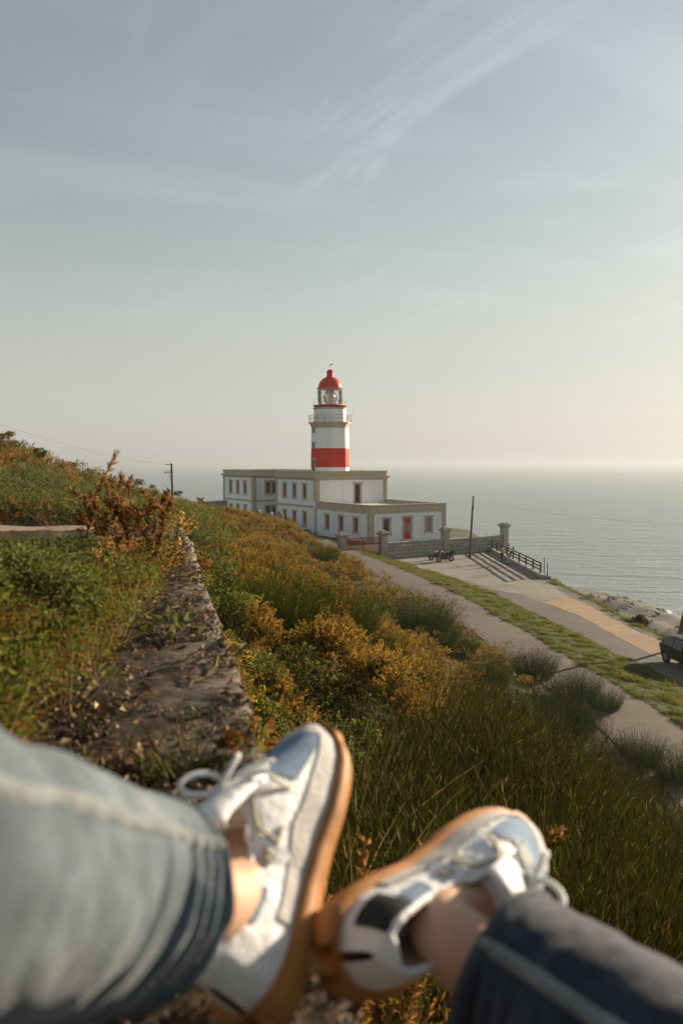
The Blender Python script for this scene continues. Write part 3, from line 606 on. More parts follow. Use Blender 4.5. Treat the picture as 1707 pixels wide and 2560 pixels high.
for k, (dx_, h_) in enumerate(((0, 1.5), (0.35, 1.25), (0.7, 1.1))): ax.tube([(rt+0.2, -0.6-dx_*0.6, cz(1055.5)), (rt+0.2, -0.6-dx_*0.6, cz(1055.5)+h_)], 0.03, 5)
ax.tube([(rt+0.2, -0.6, cz(1055.5)+1.2), (rt+0.7, -0.9, cz(1055.5)+1.25)], 0.03, 5); ax.build('antenna_mast', M['steel'], tower)

# ------------------------------------------------------------------ boundary wall of dressed stones, gate pillars, red gate
U3 = Vector((0.857, 0.515, 0)).normalized(); V3 = Vector((-U3.y, U3.x, 0))
def pil_base(px, py): # pillar tops are level, so their height gives their distance
    r = ray(px, py); return Vector((r.x/r.z, r.y/r.z, 1))*(-7.49)
pA = pil_base(862, 1333); pB = pil_base(957, 1326)
pB.z = pA.z = ZT
s2 = 9.0; pC = pB+U3*8.7; pD = pB+U3*17.9; pA = pB-U3*5.3
pl_lab = ['stone gate pillar left of the red gate, half behind the grass verge', 'stone gate pillar at the right end of the red gate', 'stone pillar halfway along the boundary wall behind the motorcycles', 'tall stone end pillar of the boundary wall beside the sea']
def pillar(pos, lab, ext=0.0):
    e = empty('gate_pillar', (pos.x, pos.y, ZT), RZ, lab, 'pillar', 'granite pillars of the boundary wall')
    H = -7.49-ZT+ext
    mb = MB(); mb.box((0, 0, 0.35), (0.92, 0.92, 1.0)); mb.build('plinth', M['wallstone'], e)
    mb = MB(); mb.box((0, 0, (0.85+H-0.55)/2), (0.74, 0.74, H-0.55-0.85)); mb.build('shaft', M['wallstone'], e)
    for i, (w, z0, z1) in enumerate(((0.84, H-0.55, H-0.44), (0.98, H-0.44, H-0.34), (1.22, H-0.34, H-0.20), (0.86, H-0.20, H-0.06), (0.5, H-0.06, H+0.02))):
        mb = MB(); mb.box((0, 0, (z0+z1)/2), (w, w, z1-z0), taper=0.94 if i > 2 else 1.06); mb.build('cap_moulding', M['wallstone'], e)
for p_, l_, e_ in zip((pA, pB, pC, pD), pl_lab, (0, 0, 0, 0.15)): pillar(p_, l_, e_)
stone_meshes = []
for k in range(5):
    mb = MB(); mb.box((0, 0, 0), (1, 1, 1)); bm = bmesh.new(); me = mb.mesh('stone', M['wallstone']); bm.from_mesh(me)
    bmesh.ops.bevel(bm, geom=bm.edges[:], offset=0.05, segments=1, affect='EDGES')
    for v in bm.verts: v.co += Vector((random.uniform(-.02, .02), random.uniform(-.03, .03), random.uniform(-.02, .02)))
    bm.to_mesh(me); bm.free(); stone_meshes.append(me)
def stone_wall(name, a, b_, z0, z1, lab, coping=True, rows=4):
    ln = (b_-a).length; ang = math.atan2((b_-a).y, (b_-a).x)
    w = empty(name, (a.x, a.y, z0), ang, lab, 'wall')
    core = MB(); core.box2((0, -0.19, -0.3), (ln, 0.19, z1-z0-0.22)); core.build('mortar_core', M['mortar'], w)
    rh = (z1-z0-0.24)/rows
    for r in range(rows):
        x = 0.0
        while x < ln-0.05:
            wd = min(random.uniform(0.55, 1.25), ln-x)
            if ln-x-wd < 0.3: wd = ln-x
            o = obj('stone', random.choice(stone_meshes), w, (x+wd/2, random.uniform(-0.012, 0.012), rh*(r+0.5))); o.scale = (wd-0.035, 0.46, rh-0.03); o.rotation_euler = (0, 0, math.pi*random.randint(0, 1)); x += wd
    if coping:
        x = 0.0
        while x < ln-0.05:
            wd = min(random.uniform(1.6, 2.2), ln-x)
            if ln-x-wd < 0.6: wd = ln-x
            o = obj('coping_stone', stone_meshes[0], w, (x+wd/2, 0, z1-z0-0.115)); o.scale = (wd-0.012, 0.56, 0.22); x += wd
    return w
WT = -8.87
stone_wall('boundary_wall', pB+U3*0.47, pC-U3*0.47, ZT, WT, 'low granite block wall between the gate and the middle pillar')
stone_wall('boundary_wall', pC+U3*0.47, pD-U3*0.47, ZT, WT, 'low granite block wall between the middle pillar and the seaside end pillar')
# gate
gate = empty('red_gate', (pA.x+U3.x*0.42, pA.y+U3.y*0.42, ZT), RZ, 'dark red barred metal double gate between two stone pillars', 'gate')
gl_ = (pB-pA).length-0.84; GH = -8.18-ZT
for s in range(2):
    x0 = s*gl_/2+0.03; x1 = (s+1)*gl_/2-0.03
    mb = MB()
    for z in (0.12, GH-0.32, GH): mb.box2((x0, -0.025, z-0.03), (x1, 0.025, z+0.03))
    for x in (x0, x1): mb.box2((x-0.035, -0.035, 0.03), (x+0.035, 0.035, GH+0.035))
    lf = mb.build('leaf', M['redgate'], gate); nb = 15
    bar = MB(); bar.box((0, 0, (GH+0.12)/2), (0.042, 0.03, GH-0.14)); bme = bar.mesh('bar', M['redgate'])
    for k in range(1, nb): obj('bar', bme, lf, (x0+(x1-x0)*k/nb, 0, 0))
# ------------------------------------------------------------------ fence with rails, on a low stone kerb
FA = Vector((18.15, 96.0, ZT)); FB = G(1350, 1443, ZT)
fl = (FB-FA).length; fang = math.atan2((FB-FA).y, (FB-FA).x)
kerb = empty('stone_kerb', FA, fang, 'low rough stone kerb under the wooden fence along the cliff', 'kerb')
core = MB(); core.box2((0, -0.15, -0.6), (fl+0.9, 0.15, 0.24)); core.build('mortar_core', M['mortar'], kerb)
x = 0.0
while x < fl+0.9:
    wd = random.uniform(0.5, 1.0); o = obj('stone', random.choice(stone_meshes), kerb, (x+wd/2, random.uniform(-.02, .02), 0.16)); o.scale = (wd-0.03, 0.42, random.uniform(0.40, 0.46)); x += wd
fence = empty('wooden_fence', FA+Vector((0, 0, 0.36)), fang, 'brown wooden three rail fence along the cliff edge of the terrace', 'fence')
npost = 9
for k in range(npost):
    p = MB(); p.box((fl*k/(npost-1), 0, 0.47), (0.14, 0.12, 1.04)); p.build('post', M['wood'], fence)
for k in range(npost-1):
    for z in (0.30, 0.62, 0.94):
        r_ = MB(); r_.box((fl*(k+0.5)/(npost-1), 0.085, z+random.uniform(-.012, .012)), (fl/(npost-1)-0.015, 0.045, 0.13)); r_.build('rail', M['wood'], fence)
def rod(name, p, h, r0, lab, m, lean=(0, 0)):
    mb = MB(); mb.tube([(0, 0, -0.3), (lean[0]*h*0.5, lean[1]*h*0.5, h*0.5), (lean[0]*h, lean[1]*h, h)], [r0, r0*0.9, r0*0.75], 10); o = mb.build(name, m, None, True, p); tag(o, lab, 'post'); return o
e1 = FB+Vector((1.1, -0.6, 0)); e2 = FB+Vector((0.9, 1.5, 0))
rod('iron_stake', (FB.x+0.75, FB.y+0.4, ZT-0.3), 1.6, 0.05, 'thin rusty stake just past the end of the wooden fence', M['darkpole'])
rod('iron_stake', (FB.x+1.1, FB.y+3.0, ZT-0.4), 1.9, 0.05, 'thin rusty stake standing behind the last panel of the wooden fence', M['darkpole'])
# poles and wires
pt = G(1173, 1395, ZT); top = P(1183, 1240, pt.y)
pole = empty('terrace_pole', (pt.x, pt.y, ZT), 0, 'slim bare wooden utility pole standing on the terrace beside the motorcycles', 'pole')
mb = MB(); mb.tube([(0, 0, -0.4), ((top.x-pt.x)*0.5, 0, (top.z-ZT)*0.5), (top.x-pt.x, 0, top.z-ZT)], [0.16, 0.13, 0.10], 12); mb.build('shaft', M['pole'], pole, True)
mb = MB(); mb.box((top.x-pt.x-0.1, -0.12, 5.7), (0.2, 0.1, 0.35)); mb.build('bracket', M['darkpole'], pole)
lp = G(1683, 1622, ZT)
lean = empty('leaning_pole', (lp.x, lp.y, ZT-0.2), 0, 'brown wooden pole leaning to the right behind the dark car', 'pole')
mb = MB(); mb.tube([(0, 0, -0.5), (0.95, 0.2, 3.5), (1.9, 0.4, 7.0)], [0.15, 0.13, 0.11], 12); mb.build('shaft', M['pole'], lean, True)
up = P(433, 1250, 112.0); ut_ = P(433, 1158, 112.0)
upo = empty('utility_pole', (up.x, up.y, up.z-3.0), 0, 'dark utility pole with insulator bracket behind the ridge on the left', 'pole')
h = ut_.z-up.z+3.0
mb = MB(); mb.tube([(0, 0, 0), (-0.15, 0, h)], [0.20, 0.13], 10); mb.build('shaft', M['darkpole'], upo, True)
mb = MB(); mb.box((-0.5, 0, h-0.2), (1.0, 0.08, 0.10)); mb.build('crossarm', M['darkpole'], upo)
mb = MB(); mb.box((-0.65, 0, h-1.35), (1.0, 0.08, 0.07)); mb.tube([(-0.45, 0, h-1.4), (-0.15, 0, h-3.2)], 0.025, 5); br = mb.build('bracket', M['darkpole'], upo)
for k in range(5):
    mb = MB(); mb.tube([(-1.1+k*0.2, 0, h-1.32), (-1.1+k*0.2, 0, h-0.98)], 0.03, 6); mb.build('insulator', M['darkpole'], br)
def wire(a, b_, sag, lab, r0=0.012):
    pts = [a.lerp(b_, i/20)-Vector((0, 0, sag*4*(i/20)*(1-i/20))) for i in range(21)]
    mb = MB(); mb.tube(pts, r0, 5); o = mb.build('overhead_wire', M['wire']); tag(o, lab, 'wire')
wire(Vector((ut_.x-1.0, ut_.y, ut_.z-0.15)), P(-60, 1040, 60), 0.6, 'thin overhead wire running up left from the utility pole on the ridge')
wire(Vector((top.x, top.y, top.z-0.5)), Vector((30, 40, -3.5)), 0.8, 'thin overhead wire running right from the terrace pole over the sea', 0.004)
# low far wall by the ridge
fw0, fw1 = P(462, 1262, 118), P(566, 1260, 126)
fw = empty('far_wall', (fw0.x, fw0.y, fw0.z-1.2), math.atan2(fw1.y-fw0.y, fw1.x-fw0.x), 'low grey wall beyond the gorse left of the house', 'wall')
ln = (Vector((fw1.x, fw1.y))-Vector((fw0.x, fw0.y))).length
mb = MB(); mb.box2((0, -0.2, -1.5), (ln, 0.2, 1.35)); mb.build('wall_body', M['wallstone'], fw); mb = MB(); mb.box2((-0.1, -0.27, 1.35), (ln+0.1, 0.27, 1.5)); mb.build('coping', M['wallstone'], fw)
mb = MB(); mb.box((ln*0.36, 0, 0.9), (0.6, 0.6, 2.2)); mb.box((ln*0.36, 0, 2.08), (0.9, 0.9, 0.16)); mb.build('pillar', M['wallstone'], fw)

# ------------------------------------------------------------------ car
carpaint = mat('dark_car_paint', (0.008, 0.0065, 0.008), 2, 0.32, coat=0.1, spec=0.18)
carglass = mat('car_glass', (0.01, 0.01, 0.011), 2, 0.05, spec=0.6)
tyre = mat('tyre_rubber', (0.018, 0.017, 0.016), 4, 0.85); rimm = mat('wheel_alloy', (0.42, 0.41, 0.40), 3, 0.35, metal=0.8)
plast = mat('dark_plastic', (0.02, 0.02, 0.02), 4, 0.6); redl = mat('tail_lamp_red', (0.25, 0.012, 0.01), 3, 0.2)
wp = G(1663, 1656, ZT)
car_ang = math.atan2(-1.0, 0.14)          # nose towards the camera side, tail away
cdir = Vector((math.cos(car_ang), math.sin(car_ang), 0)); cside = Vector((-cdir.y, cdir.x, 0))
# wheel seen is the rear right wheel as the car points; centre of car is along +cdir and away from the camera side
cc = wp+cdir*1.28+cside*0.78
car = empty('parked_car', (cc.x, cc.y, ZT), car_ang, 'black hatchback car parked on the roadside at the right edge', 'car')
# stations along the car: x (rear -2.05 .. nose 2.05), half width, sill z, belt z, roof z, roof half width
ST = [(-2.06, 0.62, 0.42, 0.72, 0.80, 0.50), (-2.0, 0.74, 0.32, 0.90, 1.05, 0.60), (-1.85, 0.80, 0.26, 0.94, 1.36, 0.56), (-1.55, 0.83, 0.22, 0.94, 1.45, 0.57), (-1.0, 0.85, 0.20, 0.93, 1.49, 0.59), (-0.2, 0.86, 0.20, 0.92, 1.50, 0.60), (0.4, 0.86, 0.20, 0.91, 1.44, 0.58),
      (0.85, 0.85, 0.20, 0.90, 1.18, 0.62), (1.15, 0.84, 0.20, 0.88, 0.98, 0.68), (1.6, 0.82, 0.22, 0.80, 0.88, 0.66), (1.9, 0.76, 0.28, 0.66, 0.76, 0.58), (2.04, 0.62, 0.38, 0.56, 0.64, 0.48)]
rows = []
for x, w, s_, b_, r_, rw_ in ST:
    half = [(w*0.90, s_), (w, s_+(b_-s_)*0.35), (w*0.995, s_+(b_-s_)*0.75), (w*0.96, b_), (rw_+(w*0.96-rw_)*0.15, b_+(r_-b_)*0.85), (rw_*0.86, r_-0.01), (rw_*0.4, r_+0.01)]
    rows.append([(x, -a, z) for a, z in half]+[(x, a, z) for a, z in reversed(half)])
mb = MB(); mb.grid(rows); n_ = len(rows[0]); mb.f += [tuple(range(n_-1, -1, -1)), tuple((len(rows)-1)*n_+j for j in range(n_))]; mb.m += [0, 0]
for i in range(len(rows)-1): mb.f.append((i*n_, (i+1)*n_, (i+1)*n_+n_-1, i*n_+n_-1)); mb.m.append(0)
body = mb.build('body', carpaint, car, True); md = body.modifiers.new('sub', 'SUBSURF'); md.levels = 2; md.render_levels = 2
def sidewin(x0, x1, sgn, z0, z1):
    mb = MB(); q = []
    for x, z in ((x0, z0), (x1, z0), (x1-0.10*(1 if x1 > 0 else 0), z1), (x0+0.12*(1 if x0 < -1 else 0), z1)):
        f = (z-0.93)/(1.45-0.93); y = sgn*(0.825-0.215*max(0, f)+0.012); q.append((x, y, z))
    q2 = [(x, y-sgn*0.03, z) for x, y, z in q]; mb.add(q+q2, [(0, 1, 2, 3), (7, 6, 5, 4), (0, 4, 5, 1), (1, 5, 6, 2), (2, 6, 7, 3), (3, 7, 4, 0)]); mb.build('side_window', carglass, car)
for s in (-1, 1): sidewin(-1.55, -0.72, s, 0.97, 1.38); sidewin(-0.66, 0.22, s, 0.97, 1.40)
mb = MB(); mb.add([(-2.045, -0.5, 1.0), (-2.045, 0.5, 1.0), (-1.87, 0.45, 1.34), (-1.87, -0.45, 1.34)], [(0, 3, 2, 1)]); mb.build('rear_window', carglass, car)
wm = MB(); wm.lathe([(0.20, -0.10), (0.29, -0.10), (0.315, -0.06), (0.315, 0.06), (0.29, 0.10), (0.20, 0.10)], 24, cap=False)
tm = wm.mesh('tyre', tyre); tm.transform(Matrix.Rotation(math.pi/2, 4, 'X'))
rmb = MB(); rmb.lathe([(0.205, -0.09), (0.205, 0.075), (0.18, 0.09), (0.17, 0.05), (0.03, 0.06)], 20)
for k in range(5):
    a = 2*math.pi*k/5; rmb.box((0.11*math.cos(a), 0.11*math.sin(a), 0.075), (0.17, 0.05, 0.03), a)
rme = rmb.mesh('rim', rimm); rme.transform(Matrix.Rotation(math.pi/2, 4, 'X'))
for x in (-1.28, 1.30):
    for s in (-1, 1):
        w = obj('wheel', tm, car, (x, s*0.76, 0.315)); r_ = obj('rim', rme, w); r_.rotation_euler = (0, 0, 0 if s < 0 else math.pi)
        mb = MB(); mb.tube([(x+0.36*math.cos(a), s*0.845, 0.315+0.36*math.sin(a)) for a in [math.pi*i/12 for i in range(13)]], 0.03, 6); mb.build('wheel_arch', plast, car)
for s in (-1, 1):
    mb = MB(); mb.box((-1.97, s*0.66, 0.82), (0.16, 0.16, 0.26)); mb.build('tail_lamp', redl, car)
    mb = MB(); mb.box((1.9, s*0.55, 0.66), (0.2, 0.24, 0.10)); mb.build('headlight', rimm, car)
    mb = MB(); mb.box((0.55, s*0.95, 0.98), (0.14, 0.18, 0.12)); mb.build('mirror', carpaint, car)
mb = MB(); mb.tube([(-1.5, 0, 1.46), (-1.75, 0, 1.72)], 0.012, 5); mb.build('antenna', plast, car)
mb = MB(); mb.box((-2.03, 0, 0.46), (0.12, 1.25, 0.16)); mb.build('bumper', plast, car)

# ------------------------------------------------------------------ motorcycles
def motorcycle(pos, rz, lab, paint, cases):
    e = empty('motorcycle', pos, rz, lab, 'motorcycle', 'motorcycles parked by the boundary wall')
    for i, x in enumerate((-0.72, 0.74)):
        w = MB(); w.tube([(x+0.27*math.cos(a), 0, 0.32+0.27*math.sin(a)) for a in [2*math.pi*k/20 for k in range(21)]], 0.085, 8, cap=False); wh = w.build('wheel', tyre, e, True)
        r_ = MB(); r_.tube([(x, -0.06, 0.32), (x, 0.06, 0.32)], 0.07, 10)
        for k in range(6):
            a = math.pi*2*k/6; r_.tube([(x, 0, 0.32), (x+0.22*math.cos(a), 0, 0.32+0.22*math.sin(a))], 0.014, 5)
        r_.build('rim', plast, wh)
        f = MB(); f.tube([(x+0.3*math.cos(a), 0, 0.34+0.34*math.sin(a)) for a in [R(30+120*k/8) for k in range(9)]], 0.05, 6); f.build('mudguard', paint if i else plast, e)
    f = MB()
    for s in (-0.09, 0.09): f.tube([(0.74, s, 0.32), (0.52, s, 0.95)], 0.028, 6)
    f.build('fork', M['steel'], e)
    f = MB(); f.tube([(0.50, 0, 0.92), (0.1, 0, 0.5), (-0.3, 0, 0.42), (-0.72, 0, 0.32)], 0.05, 7); f.tube([(0.46, 0, 0.85), (-0.2, 0, 0.72), (-0.7, 0, 0.78)], 0.04, 7); f.build('frame', plast, e)
    f = MB(); f.box((0.04, 0, 0.48), (0.62, 0.40, 0.46), taper=0.85); f.build('engine', plast, e)
    f = MB(); f.lathe([(0.02, -0.30), (0.13, -0.26), (0.17, -0.10), (0.18, 0.05), (0.14, 0.22), (0.03, 0.28)], 14); me = f.mesh('fuel_tank', paint); me.transform(Matrix.Translation((0.2, 0, 0.86)) @ Matrix.Rotation(math.pi/2, 4, 'Y')); obj('fuel_tank', me, e)
    f = MB(); f.tube([(-0.05, 0, 0.84), (-0.35, 0, 0.80), (-0.72, 0, 0.87)], [0.13, 0.18, 0.14], 10); f.build('seat', plast, e, True)
    f = MB(); f.tube([(0.40, -0.38, 1.06), (0.48, -0.15, 1.03), (0.48, 0.15, 1.03), (0.40, 0.38, 1.06)], 0.02, 6); hb = f.build('handlebar', plast, e)
    for s in (-1, 1): f = MB(); f.box((0.45, s*0.30, 1.22), (0.03, 0.13, 0.09)); f.tube([(0.45, s*0.25, 1.05), (0.45, s*0.30, 1.2)], 0.01, 5); f.build('mirror', plast, hb)
    f = MB(); f.lathe([(0.02, 0), (0.1, 0.02), (0.11, 0.12)], 14); me = f.mesh('headlight', M['lightpane']); me.transform(Matrix.Translation((0.66, 0, 0.93)) @ Matrix.Rotation(-math.pi/2, 4, 'Y')); obj('headlight', me, e)
    f = MB(); f.add([(0.62, -0.2, 0.92), (0.62, 0.2, 0.92), (0.46, 0.16, 1.28), (0.46, -0.16, 1.28), (0.59, -0.2, 0.92), (0.59, 0.2, 0.92), (0.43, 0.16, 1.28), (0.43, -0.16, 1.28)], [(0, 1, 2, 3), (7, 6, 5, 4), (0, 4, 5, 1), (2, 6, 7, 3), (1, 5, 6, 2), (3, 7, 4, 0)]); f.build('windscreen', paint, e)
    f = MB(); f.tube([(0.1, -0.16, 0.3), (-0.4, -0.18, 0.28), (-0.75, -0.2, 0.45)], [0.04, 0.06, 0.07], 8); f.build('exhaust', M['steel'], e)
    if cases:
        f = MB(); f.box((-0.86, 0, 1.06), (0.36, 0.42, 0.34), taper=0.85); f.build('top_case', plast, e)
    f = MB(); f.tube([(0, 0.1, 0.35), (0.05, 0.32, 0.0)], 0.018, 5); f.build('side_stand', plast, e)
mred = mat('motorcycle_red', (0.22, 0.015, 0.01), 3, 0.35, coat=0.5); mwh = mat('motorcycle_white', (0.30, 0.31, 0.33), 3, 0.35, coat=0.5)
mp1 = G(1112, 1404, ZT); mp2 = G(1092, 1399, ZT)
motorcycle((mp1.x, mp1.y, ZT), R(197), 'dark red and black motorcycle with a rear case, in front', mred, True)
motorcycle((mp2.x, mp2.y, ZT), R(205), 'white and black motorcycle behind the red one', mwh, False)

# ------------------------------------------------------------------ two people at the fence: skinned figures
skin = mat('skin', [(0.3, (0.50, 0.29, 0.185)), (0.7, (0.58, 0.36, 0.25))], 20, 0.55, spec=0.3); hairm = mat('dark_hair', (0.02, 0.013, 0.009), 20, 0.7)
def skinned(name, joints, edges, m, parent, root=0, sub=2):
    me = bpy.data.meshes.new(name); me.from_pydata([j[:3] for j in joints], edges, []); me.materials.append(m)
    o = obj(name, me, parent); md = o.modifiers.new('skin', 'SKIN'); md.use_smooth_shade = True; md.branch_smoothing = 0.6
    sv = me.skin_vertices[0].data if me.skin_vertices else None
    if sv is None:
        bm = bmesh.new(); bm.from_mesh(me); bm.verts.layers.skin.verify(); bm.to_mesh(me); bm.free(); sv = me.skin_vertices[0].data
    for i, j in enumerate(joints): r_ = j[3]; sv[i].radius = r_ if isinstance(r_, tuple) else (r_, r_)
    sv[root].use_root = True
    s_ = o.modifiers.new('sub', 'SUBSURF'); s_.levels = sub; s_.render_levels = sub
    return o
def standing_person(pos, rz, lab, top_m, leg_m, leanf=0.0, vest=None):
    l = leanf
    J = [(0, 0, 0.95, (0.15, 0.11)), (0.03+l*0.10, 0, 1.18, (0.14, 0.10)), (0.05+l*0.26, 0, 1.42, (0.17, 0.10)), (0.06+l*0.30, 0, 1.53, 0.055), (0.10+l*0.36, 0, 1.66, (0.085, 0.095)), (0.10+l*0.38, 0, 1.76, (0.07, 0.08)),
         (0.05+l*0.24, 0.19, 1.41, 0.065), (0.10+l*0.4, 0.25, 1.16, 0.048), (0.34+l*0.4, 0.20, 1.10, 0.036), (0.43+l*0.4, 0.19, 1.11, 0.032),
         (0.05+l*0.24, -0.19, 1.41, 0.065), (0.10+l*0.4, -0.25, 1.16, 0.048), (0.34+l*0.4, -0.20, 1.10, 0.036), (0.43+l*0.4, -0.19, 1.11, 0.032),
         (0, 0.10, 0.88, 0.095), (0.03, 0.11, 0.50, 0.062), (-0.04-l*0.1, 0.11, 0.09, 0.045), (0.12-l*0.1, 0.12, 0.035, (0.045, 0.03)),
         (0, -0.10, 0.88, 0.095), (-0.02-l*0.12, -0.11, 0.50, 0.062), (-0.12-l*0.25, -0.11, 0.09, 0.045), (0.04-l*0.25, -0.12, 0.035, (0.045, 0.03))]
    E = [(0, 1), (1, 2), (2, 3), (3, 4), (4, 5), (2, 6), (6, 7), (7, 8), (8, 9), (2, 10), (10, 11), (11, 12), (12, 13), (0, 14), (14, 15), (15, 16), (16, 17), (0, 18), (18, 19), (19, 20), (20, 21)]
    p = skinned('person', J, E, skin, None); p.location = pos; p.rotation_euler = (0, 0, rz); tag(p, lab, 'person', 'people at the fence')
    gr = lambda r_, k: tuple(x+k for x in r_) if isinstance(r_, tuple) else r_+k
    idx = [0, 1, 2, 6, 7, 8, 10, 11, 12]; mp_ = {a: i for i, a in enumerate(idx)}
    skinned('jacket', [J[a][:3]+(gr(J[a][3], 0.03),) for a in idx], [(mp_[a], mp_[b]) for a, b in E if a in mp_ and b in mp_], top_m, p)
    idx = [0, 14, 15, 16, 18, 19, 20]; mp2_ = {a: i for i, a in enumerate(idx)}
    skinned('trousers', [J[a][:3]+(gr(J[a][3], 0.022),) for a in idx], [(mp2_[a], mp2_[b]) for a, b in E if a in mp2_ and b in mp2_], leg_m, p)
    h = MB(); hx, hzz = J[5][0], 1.74; bmv = bmesh.new(); bmesh.ops.create_uvsphere(bmv, u_segments=16, v_segments=10, radius=0.115); me = bpy.data.meshes.new('hair'); bmesh.ops.transform(bmv, matrix=Matrix.Translation((hx-0.025, 0, hzz)) @ Matrix.Diagonal((1.0, 0.85, 1.0, 1)), verts=bmv.verts)
    bmv.to_mesh(me); bmv.free(); me.materials.append(hairm); obj('hair', me, p)
    for a, b_ in ((16, 17), (20, 21)):
        sh = MB(); sh.tube([(J[a][0]-0.08, J[a][1], 0.05), (J[a][0]+0.05, J[a][1], 0.055), (J[b_][0]+0.05, J[b_][1], 0.035)], [0.05, 0.06, 0.04], 8); sh.build('shoe', plast, p, True)
    return p
hiv = mat('yellow_jacket', (0.36, 0.36, 0.05), 8, 0.8); dark = mat('dark_cloth', (0.02, 0.018, 0.017), 8, 0.9); gcoat = mat('grey_coat', (0.05, 0.045, 0.045), 8, 0.9); jean = mat('pale_jeans', (0.33, 0.36, 0.40), 10, 0.9)
q1 = G(1255, 1405, ZT); q2 = G(1272, 1411, ZT)
standing_person((q1.x-0.05, q1.y, ZT+0.006), R(10), 'person in yellow jacket and dark trousers standing upright at the fence', hiv, dark, 0.05)
standing_person((q2.x+0.0, q2.y, ZT+0.006), R(-5), 'person in dark coat and pale jeans leaning on the fence', gcoat, jean, 0.9)
# ------------------------------------------------------------------ plants
M['gstem'] = mat('gorse_needles', [(0.3, (0.038, 0.042, 0.010)), (0.6, (0.080, 0.085, 0.020)), (0.85, (0.145, 0.130, 0.036))], 9, 0.8, rnd=0.35, transl=0.25)
M['gflower'] = mat('gorse_flower', [(0.3, (0.235, 0.130, 0.024)), (0.6, (0.375, 0.225, 0.040)), (0.85, (0.53, 0.35, 0.070))], 9, 0.75, rnd=0.30, transl=0.40)
M['gdry'] = mat('gorse_dry', [(0.3, (0.26, 0.14, 0.045)), (0.6, (0.40, 0.235, 0.080)), (0.85, (0.52, 0.33, 0.13))], 9, 0.85, rnd=0.25, transl=0.5)
M['broom'] = mat('broom_stems', [(0.3, (0.024, 0.026, 0.004)), (0.6, (0.050, 0.050, 0.007)), (0.85, (0.095, 0.082, 0.015))], 4, 0.75, rnd=0.30, transl=0.25)
M['broomdark'] = mat('dark_broom_stems', [(0.3, (0.020, 0.036, 0.002)), (0.6, (0.042, 0.064, 0.004)), (0.85, (0.085, 0.100, 0.010))], 4, 0.8, rnd=0.15, transl=0.2)
M['broomtip'] = mat('broom_tips', [(0.3, (0.13, 0.085, 0.022)), (0.7, (0.22, 0.15, 0.045))], 4, 0.8, rnd=0.3, transl=0.3)
M['leaf'] = mat('bramble_leaf', [(0.3, (0.060, 0.072, 0.012)), (0.55, (0.135, 0.140, 0.024)), (0.85, (0.24, 0.215, 0.048))], 7, 0.6, rnd=0.30, transl=0.40)
M['leafpale'] = mat('pale_leaf', [(0.3, (0.095, 0.110, 0.034)), (0.6, (0.175, 0.185, 0.062)), (0.85, (0.28, 0.27, 0.11))], 7, 0.65, rnd=0.25, transl=0.35)
M['leafred'] = mat('rusty_leaf', [(0.3, (0.14, 0.050, 0.014)), (0.6, (0.26, 0.10, 0.025)), (0.85, (0.34, 0.19, 0.05))], 7, 0.75, rnd=0.3, transl=0.35)
M['grass'] = mat('grass_blade', [(0.3, (0.072, 0.088, 0.014)), (0.6, (0.142, 0.152, 0.026)), (0.85, (0.25, 0.235, 0.058))], 5, 0.65, rnd=0.3, transl=0.45)
M['drygrass'] = mat('dry_grass', [(0.3, (0.22, 0.15, 0.06)), (0.7, (0.38, 0.28, 0.13))], 5, 0.8, rnd=0.3, transl=0.35)
M['twig'] = mat('dry_twig', (0.19, 0.12, 0.065), 8, 0.9, rnd=0.3)

def rv(a=1.0): return Vector((random.uniform(-a, a), random.uniform(-a, a), random.uniform(-a, a)))
def leaf(mb, p, d, ln, wd, mi=0, fold=0.2):
    d = d.normalized(); s = d.cross(rv()+Vector((0, 0, 0.3)))
    if s.length < 1e-4: s = Vector((1, 0, 0))
    s.normalize(); n = s.cross(d)
    mb.add([p, p+d*ln*0.45+s*wd/2+n*wd*fold, p+d*ln-n*ln*0.12, p+d*ln*0.45-s*wd/2+n*wd*fold], [(0, 1, 2), (0, 2, 3)], mi)
def blade(mb, p, d, ln, wd, bend, mi=0, seg=3):
    d = d.normalized(); s = d.cross(rv()); s.normalize(); vs = []; q = p.copy(); t = d.copy()
    for i in range(seg+1):
        w = wd*(1-i/seg)**0.7/2
        if i == seg: vs.append(q)
        else: vs += [q-s*w, q+s*w]
        q = q+t*(ln/seg); t = (t+bend/seg).normalized()
    fs = [(2*i, 2*i+1, 2*i+3, 2*i+2) for i in range(seg-1)]+[(2*seg-2, 2*seg-1, 2*seg)]
    mb.add(vs, fs, mi)
def gorse_sprig(flower, seed, h=0.30, dry=False):
    """a clump of upright flowering spikes on spiny shoots"""
    random.seed(seed); mb = MB(); shoots = []
    for k in range(15):
        a = random.uniform(0, 6.283); e = random.uniform(0.15, 1.4); d = Vector((math.cos(a)*math.cos(e), math.sin(a)*math.cos(e), math.sin(e))); shoots.append((d*0.05+Vector((0, 0, -0.05)), d+rv(0.15), h*random.uniform(0.55, 0.95)))
    for p, d, ln in shoots:
        d.normalize(); n = int(ln/0.0075); fl0 = random.uniform(0.35, 0.6); hasf = random.random() < flower*0.95
        blade(mb, p, d, ln, 0.008, Vector((0, 0, 0.2)), 0)
        for i in range(n):
            f = (i+random.random())/n; q = p+d*ln*f; u = (rv()+d*0.5).normalized()
            if hasf and f > fl0 and random.random() < 0.92: leaf(mb, q+u*0.010, u+d*0.4, random.uniform(0.022, 0.036), random.uniform(0.018, 0.026), 1, 0.5)
            else: blade(mb, q, u+d*0.4, random.uniform(0.022, 0.042), 0.0055, Vector((0, 0, 0)), 0, 1)
    return mb
